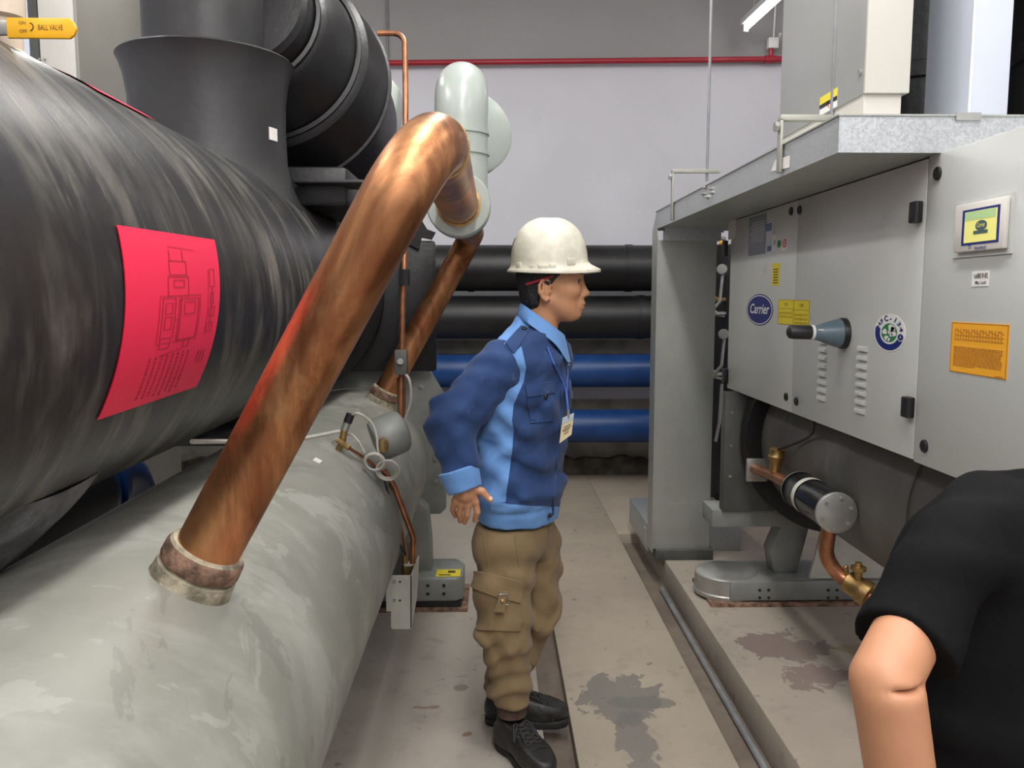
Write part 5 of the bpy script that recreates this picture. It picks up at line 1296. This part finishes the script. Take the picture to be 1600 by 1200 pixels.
hr = nv(hr); dr_ = nv(tr) - hr; dr_ /= np.linalg.norm(dr_)
hr = nv((RA[0], RA[1], 0)) - dr_ * .065
shoe(hr, hr + dr_ * .285)
hl = nv(at(746, 1137, z=0)); hl[1] = LA[1]; hl = nv((LA[0] - .06, LA[1], 0)); shoe(hl, hl + nv((.285, -.02, 0)))

# ================================================================== the second person, bending at the lower right
y1 = 1.08
s1, e1_, w1 = J(1474, 880, 1.10), J(1381, 1062, 1.0), J(1418, 1290, 1.0)
H2 = nv((.93, 1.41, .99)); h2L, h2W = frame(H2, (.25, 1, -.1), .5)
tc = nv((.80, 1.18, 0))
def p2_skin(P):
    d = sm(cap(P, s1, e1_, .044, .0425), cap(P, nv(e1_) + nv((.004, -.006, -.016)), w1, .0445, .043), .006)
    d = smax(d, -elp(P, J(1432, 1086, .955), (.034, .03, .0028)), .006)
    d = sm(d, cap(P, w1, nv(w1) + nv((.02, .05, -.10)), .040, .024), .02)
    for k in range(4): d = sm(d, cap(P, nv(w1) + nv((.01 + .012 * k, .04 + .01 * k, -.09)), nv(w1) + nv((.03 + .012 * k, .09, -.16 + .008 * abs(k - 1))), .0105, .008), .006)
    d = sm(d, cap(P, nv(w1) + nv((0, .03, -.04)), nv(w1) + nv((-.02, .08, -.09)), .012, .009), .01)
    d = sm(d, cap(P, s1, nv((.80, 1.2, 1.0)), .04, .05), .03)
    d = sm(d, cap(P, (.82, 1.2, 1.0), (.90, 1.34, .98), .06, .055), .03)
    d = np.minimum(d, head_field(h2L(P)) * 1.0) if False else sm(d, head_field(h2L(P)), .02)
    return d
P2 = body('person', p2_skin, (.36, .85, .55), (1.12, 1.6, 1.2), .0058, 'skin2')
tag(P2, 'person in a black short-sleeved T-shirt bending over at the lower right, seen from behind', 'person')
body('hair', lambda P: hair_field(h2L(P)), H2 - .16, H2 + .16, .007, 'hair', P2)
def tee_f(P):
    z = P[:, 2]
    k = [.45, .6, .8, .95, 1.05, 1.12, 1.19]
    cx = np.interp(z, k, [.785, .79, .797, .805, .815, .83, .845]); cy_ = np.interp(z, k, [1.16, 1.16, 1.17, 1.19, 1.2, 1.21, 1.22])
    a = np.interp(z, k, [.185, .195, .205, .215, .215, .18, .12]); b = np.interp(z, k, [.135, .14, .145, .145, .135, .11, .07])
    d = (np.sqrt(((P[:, 0] - cx) / a) ** 2 + ((P[:, 1] - cy_) / b) ** 2) - 1) * b * .9
    d = sm(d, cap(P, J(1505, 850, 1.12), (.86, 1.22, 1.085), .060, .085), .05)
    sl = cap(P, J(1488, 868, 1.105), J(1405, 1014, 1.03), .062, .064)
    ax = nv(e1_) - nv(s1); L = np.linalg.norm(ax); ax /= L; s = (P - nv(s1)) @ ax
    sl = smax(sl, s - L * .69, .004)
    d = sm(d, sl, .022)
    d = smax(d, z - 1.185, .02); d = smax(d, .5 - z, .01)
    return d + .005 * drape(P, [(.8, .3, -.6), (.6, .2, .9), (.3, .5, 1)], 30, 41) + .001 * folds(P, 50, 12, 4)
TS = body('t_shirt', tee_f, (.38, .92, .48), (1.06, 1.42, 1.24), .0065, 'tee', P2)
def leg2(P):
    d = elp(P, (.785, 1.15, .52), (.185, .15, .14))
    for s in (-1, 1):
        h_ = (.785 + s * .09, 1.14, .5); k_ = (.775 + s * .11, 1.5, .44); a_ = (.745 + s * .09, 1.24, .11)
        d = sm(d, cap(P, h_, k_, .09, .065), .03); d = sm(d, cap(P, k_, a_, .065, .05), .02)
    return d + .004 * folds(P, 30, 17, 5)
body('trousers', leg2, (.5, .95, .0), (1.05, 1.62, .68), .011, 'jeans', P2)
for s in (-1, 1):
    z0 = .0 if s < 0 else .0
    x = .745 + s * .09
    def sf(P, x=x): return smax(sm(cap(P, (x, 1.21, .05), (x, 1.4, .035), .05, .042), cap(P, (x, 1.235, .05), (x, 1.24, .11), .045, .045), .02), .0 - P[:, 2], .003)
    body('shoe', sf, (x - .09, 1.1, -.02), (x + .09, 1.5, .2), .008, 'leather', P2)
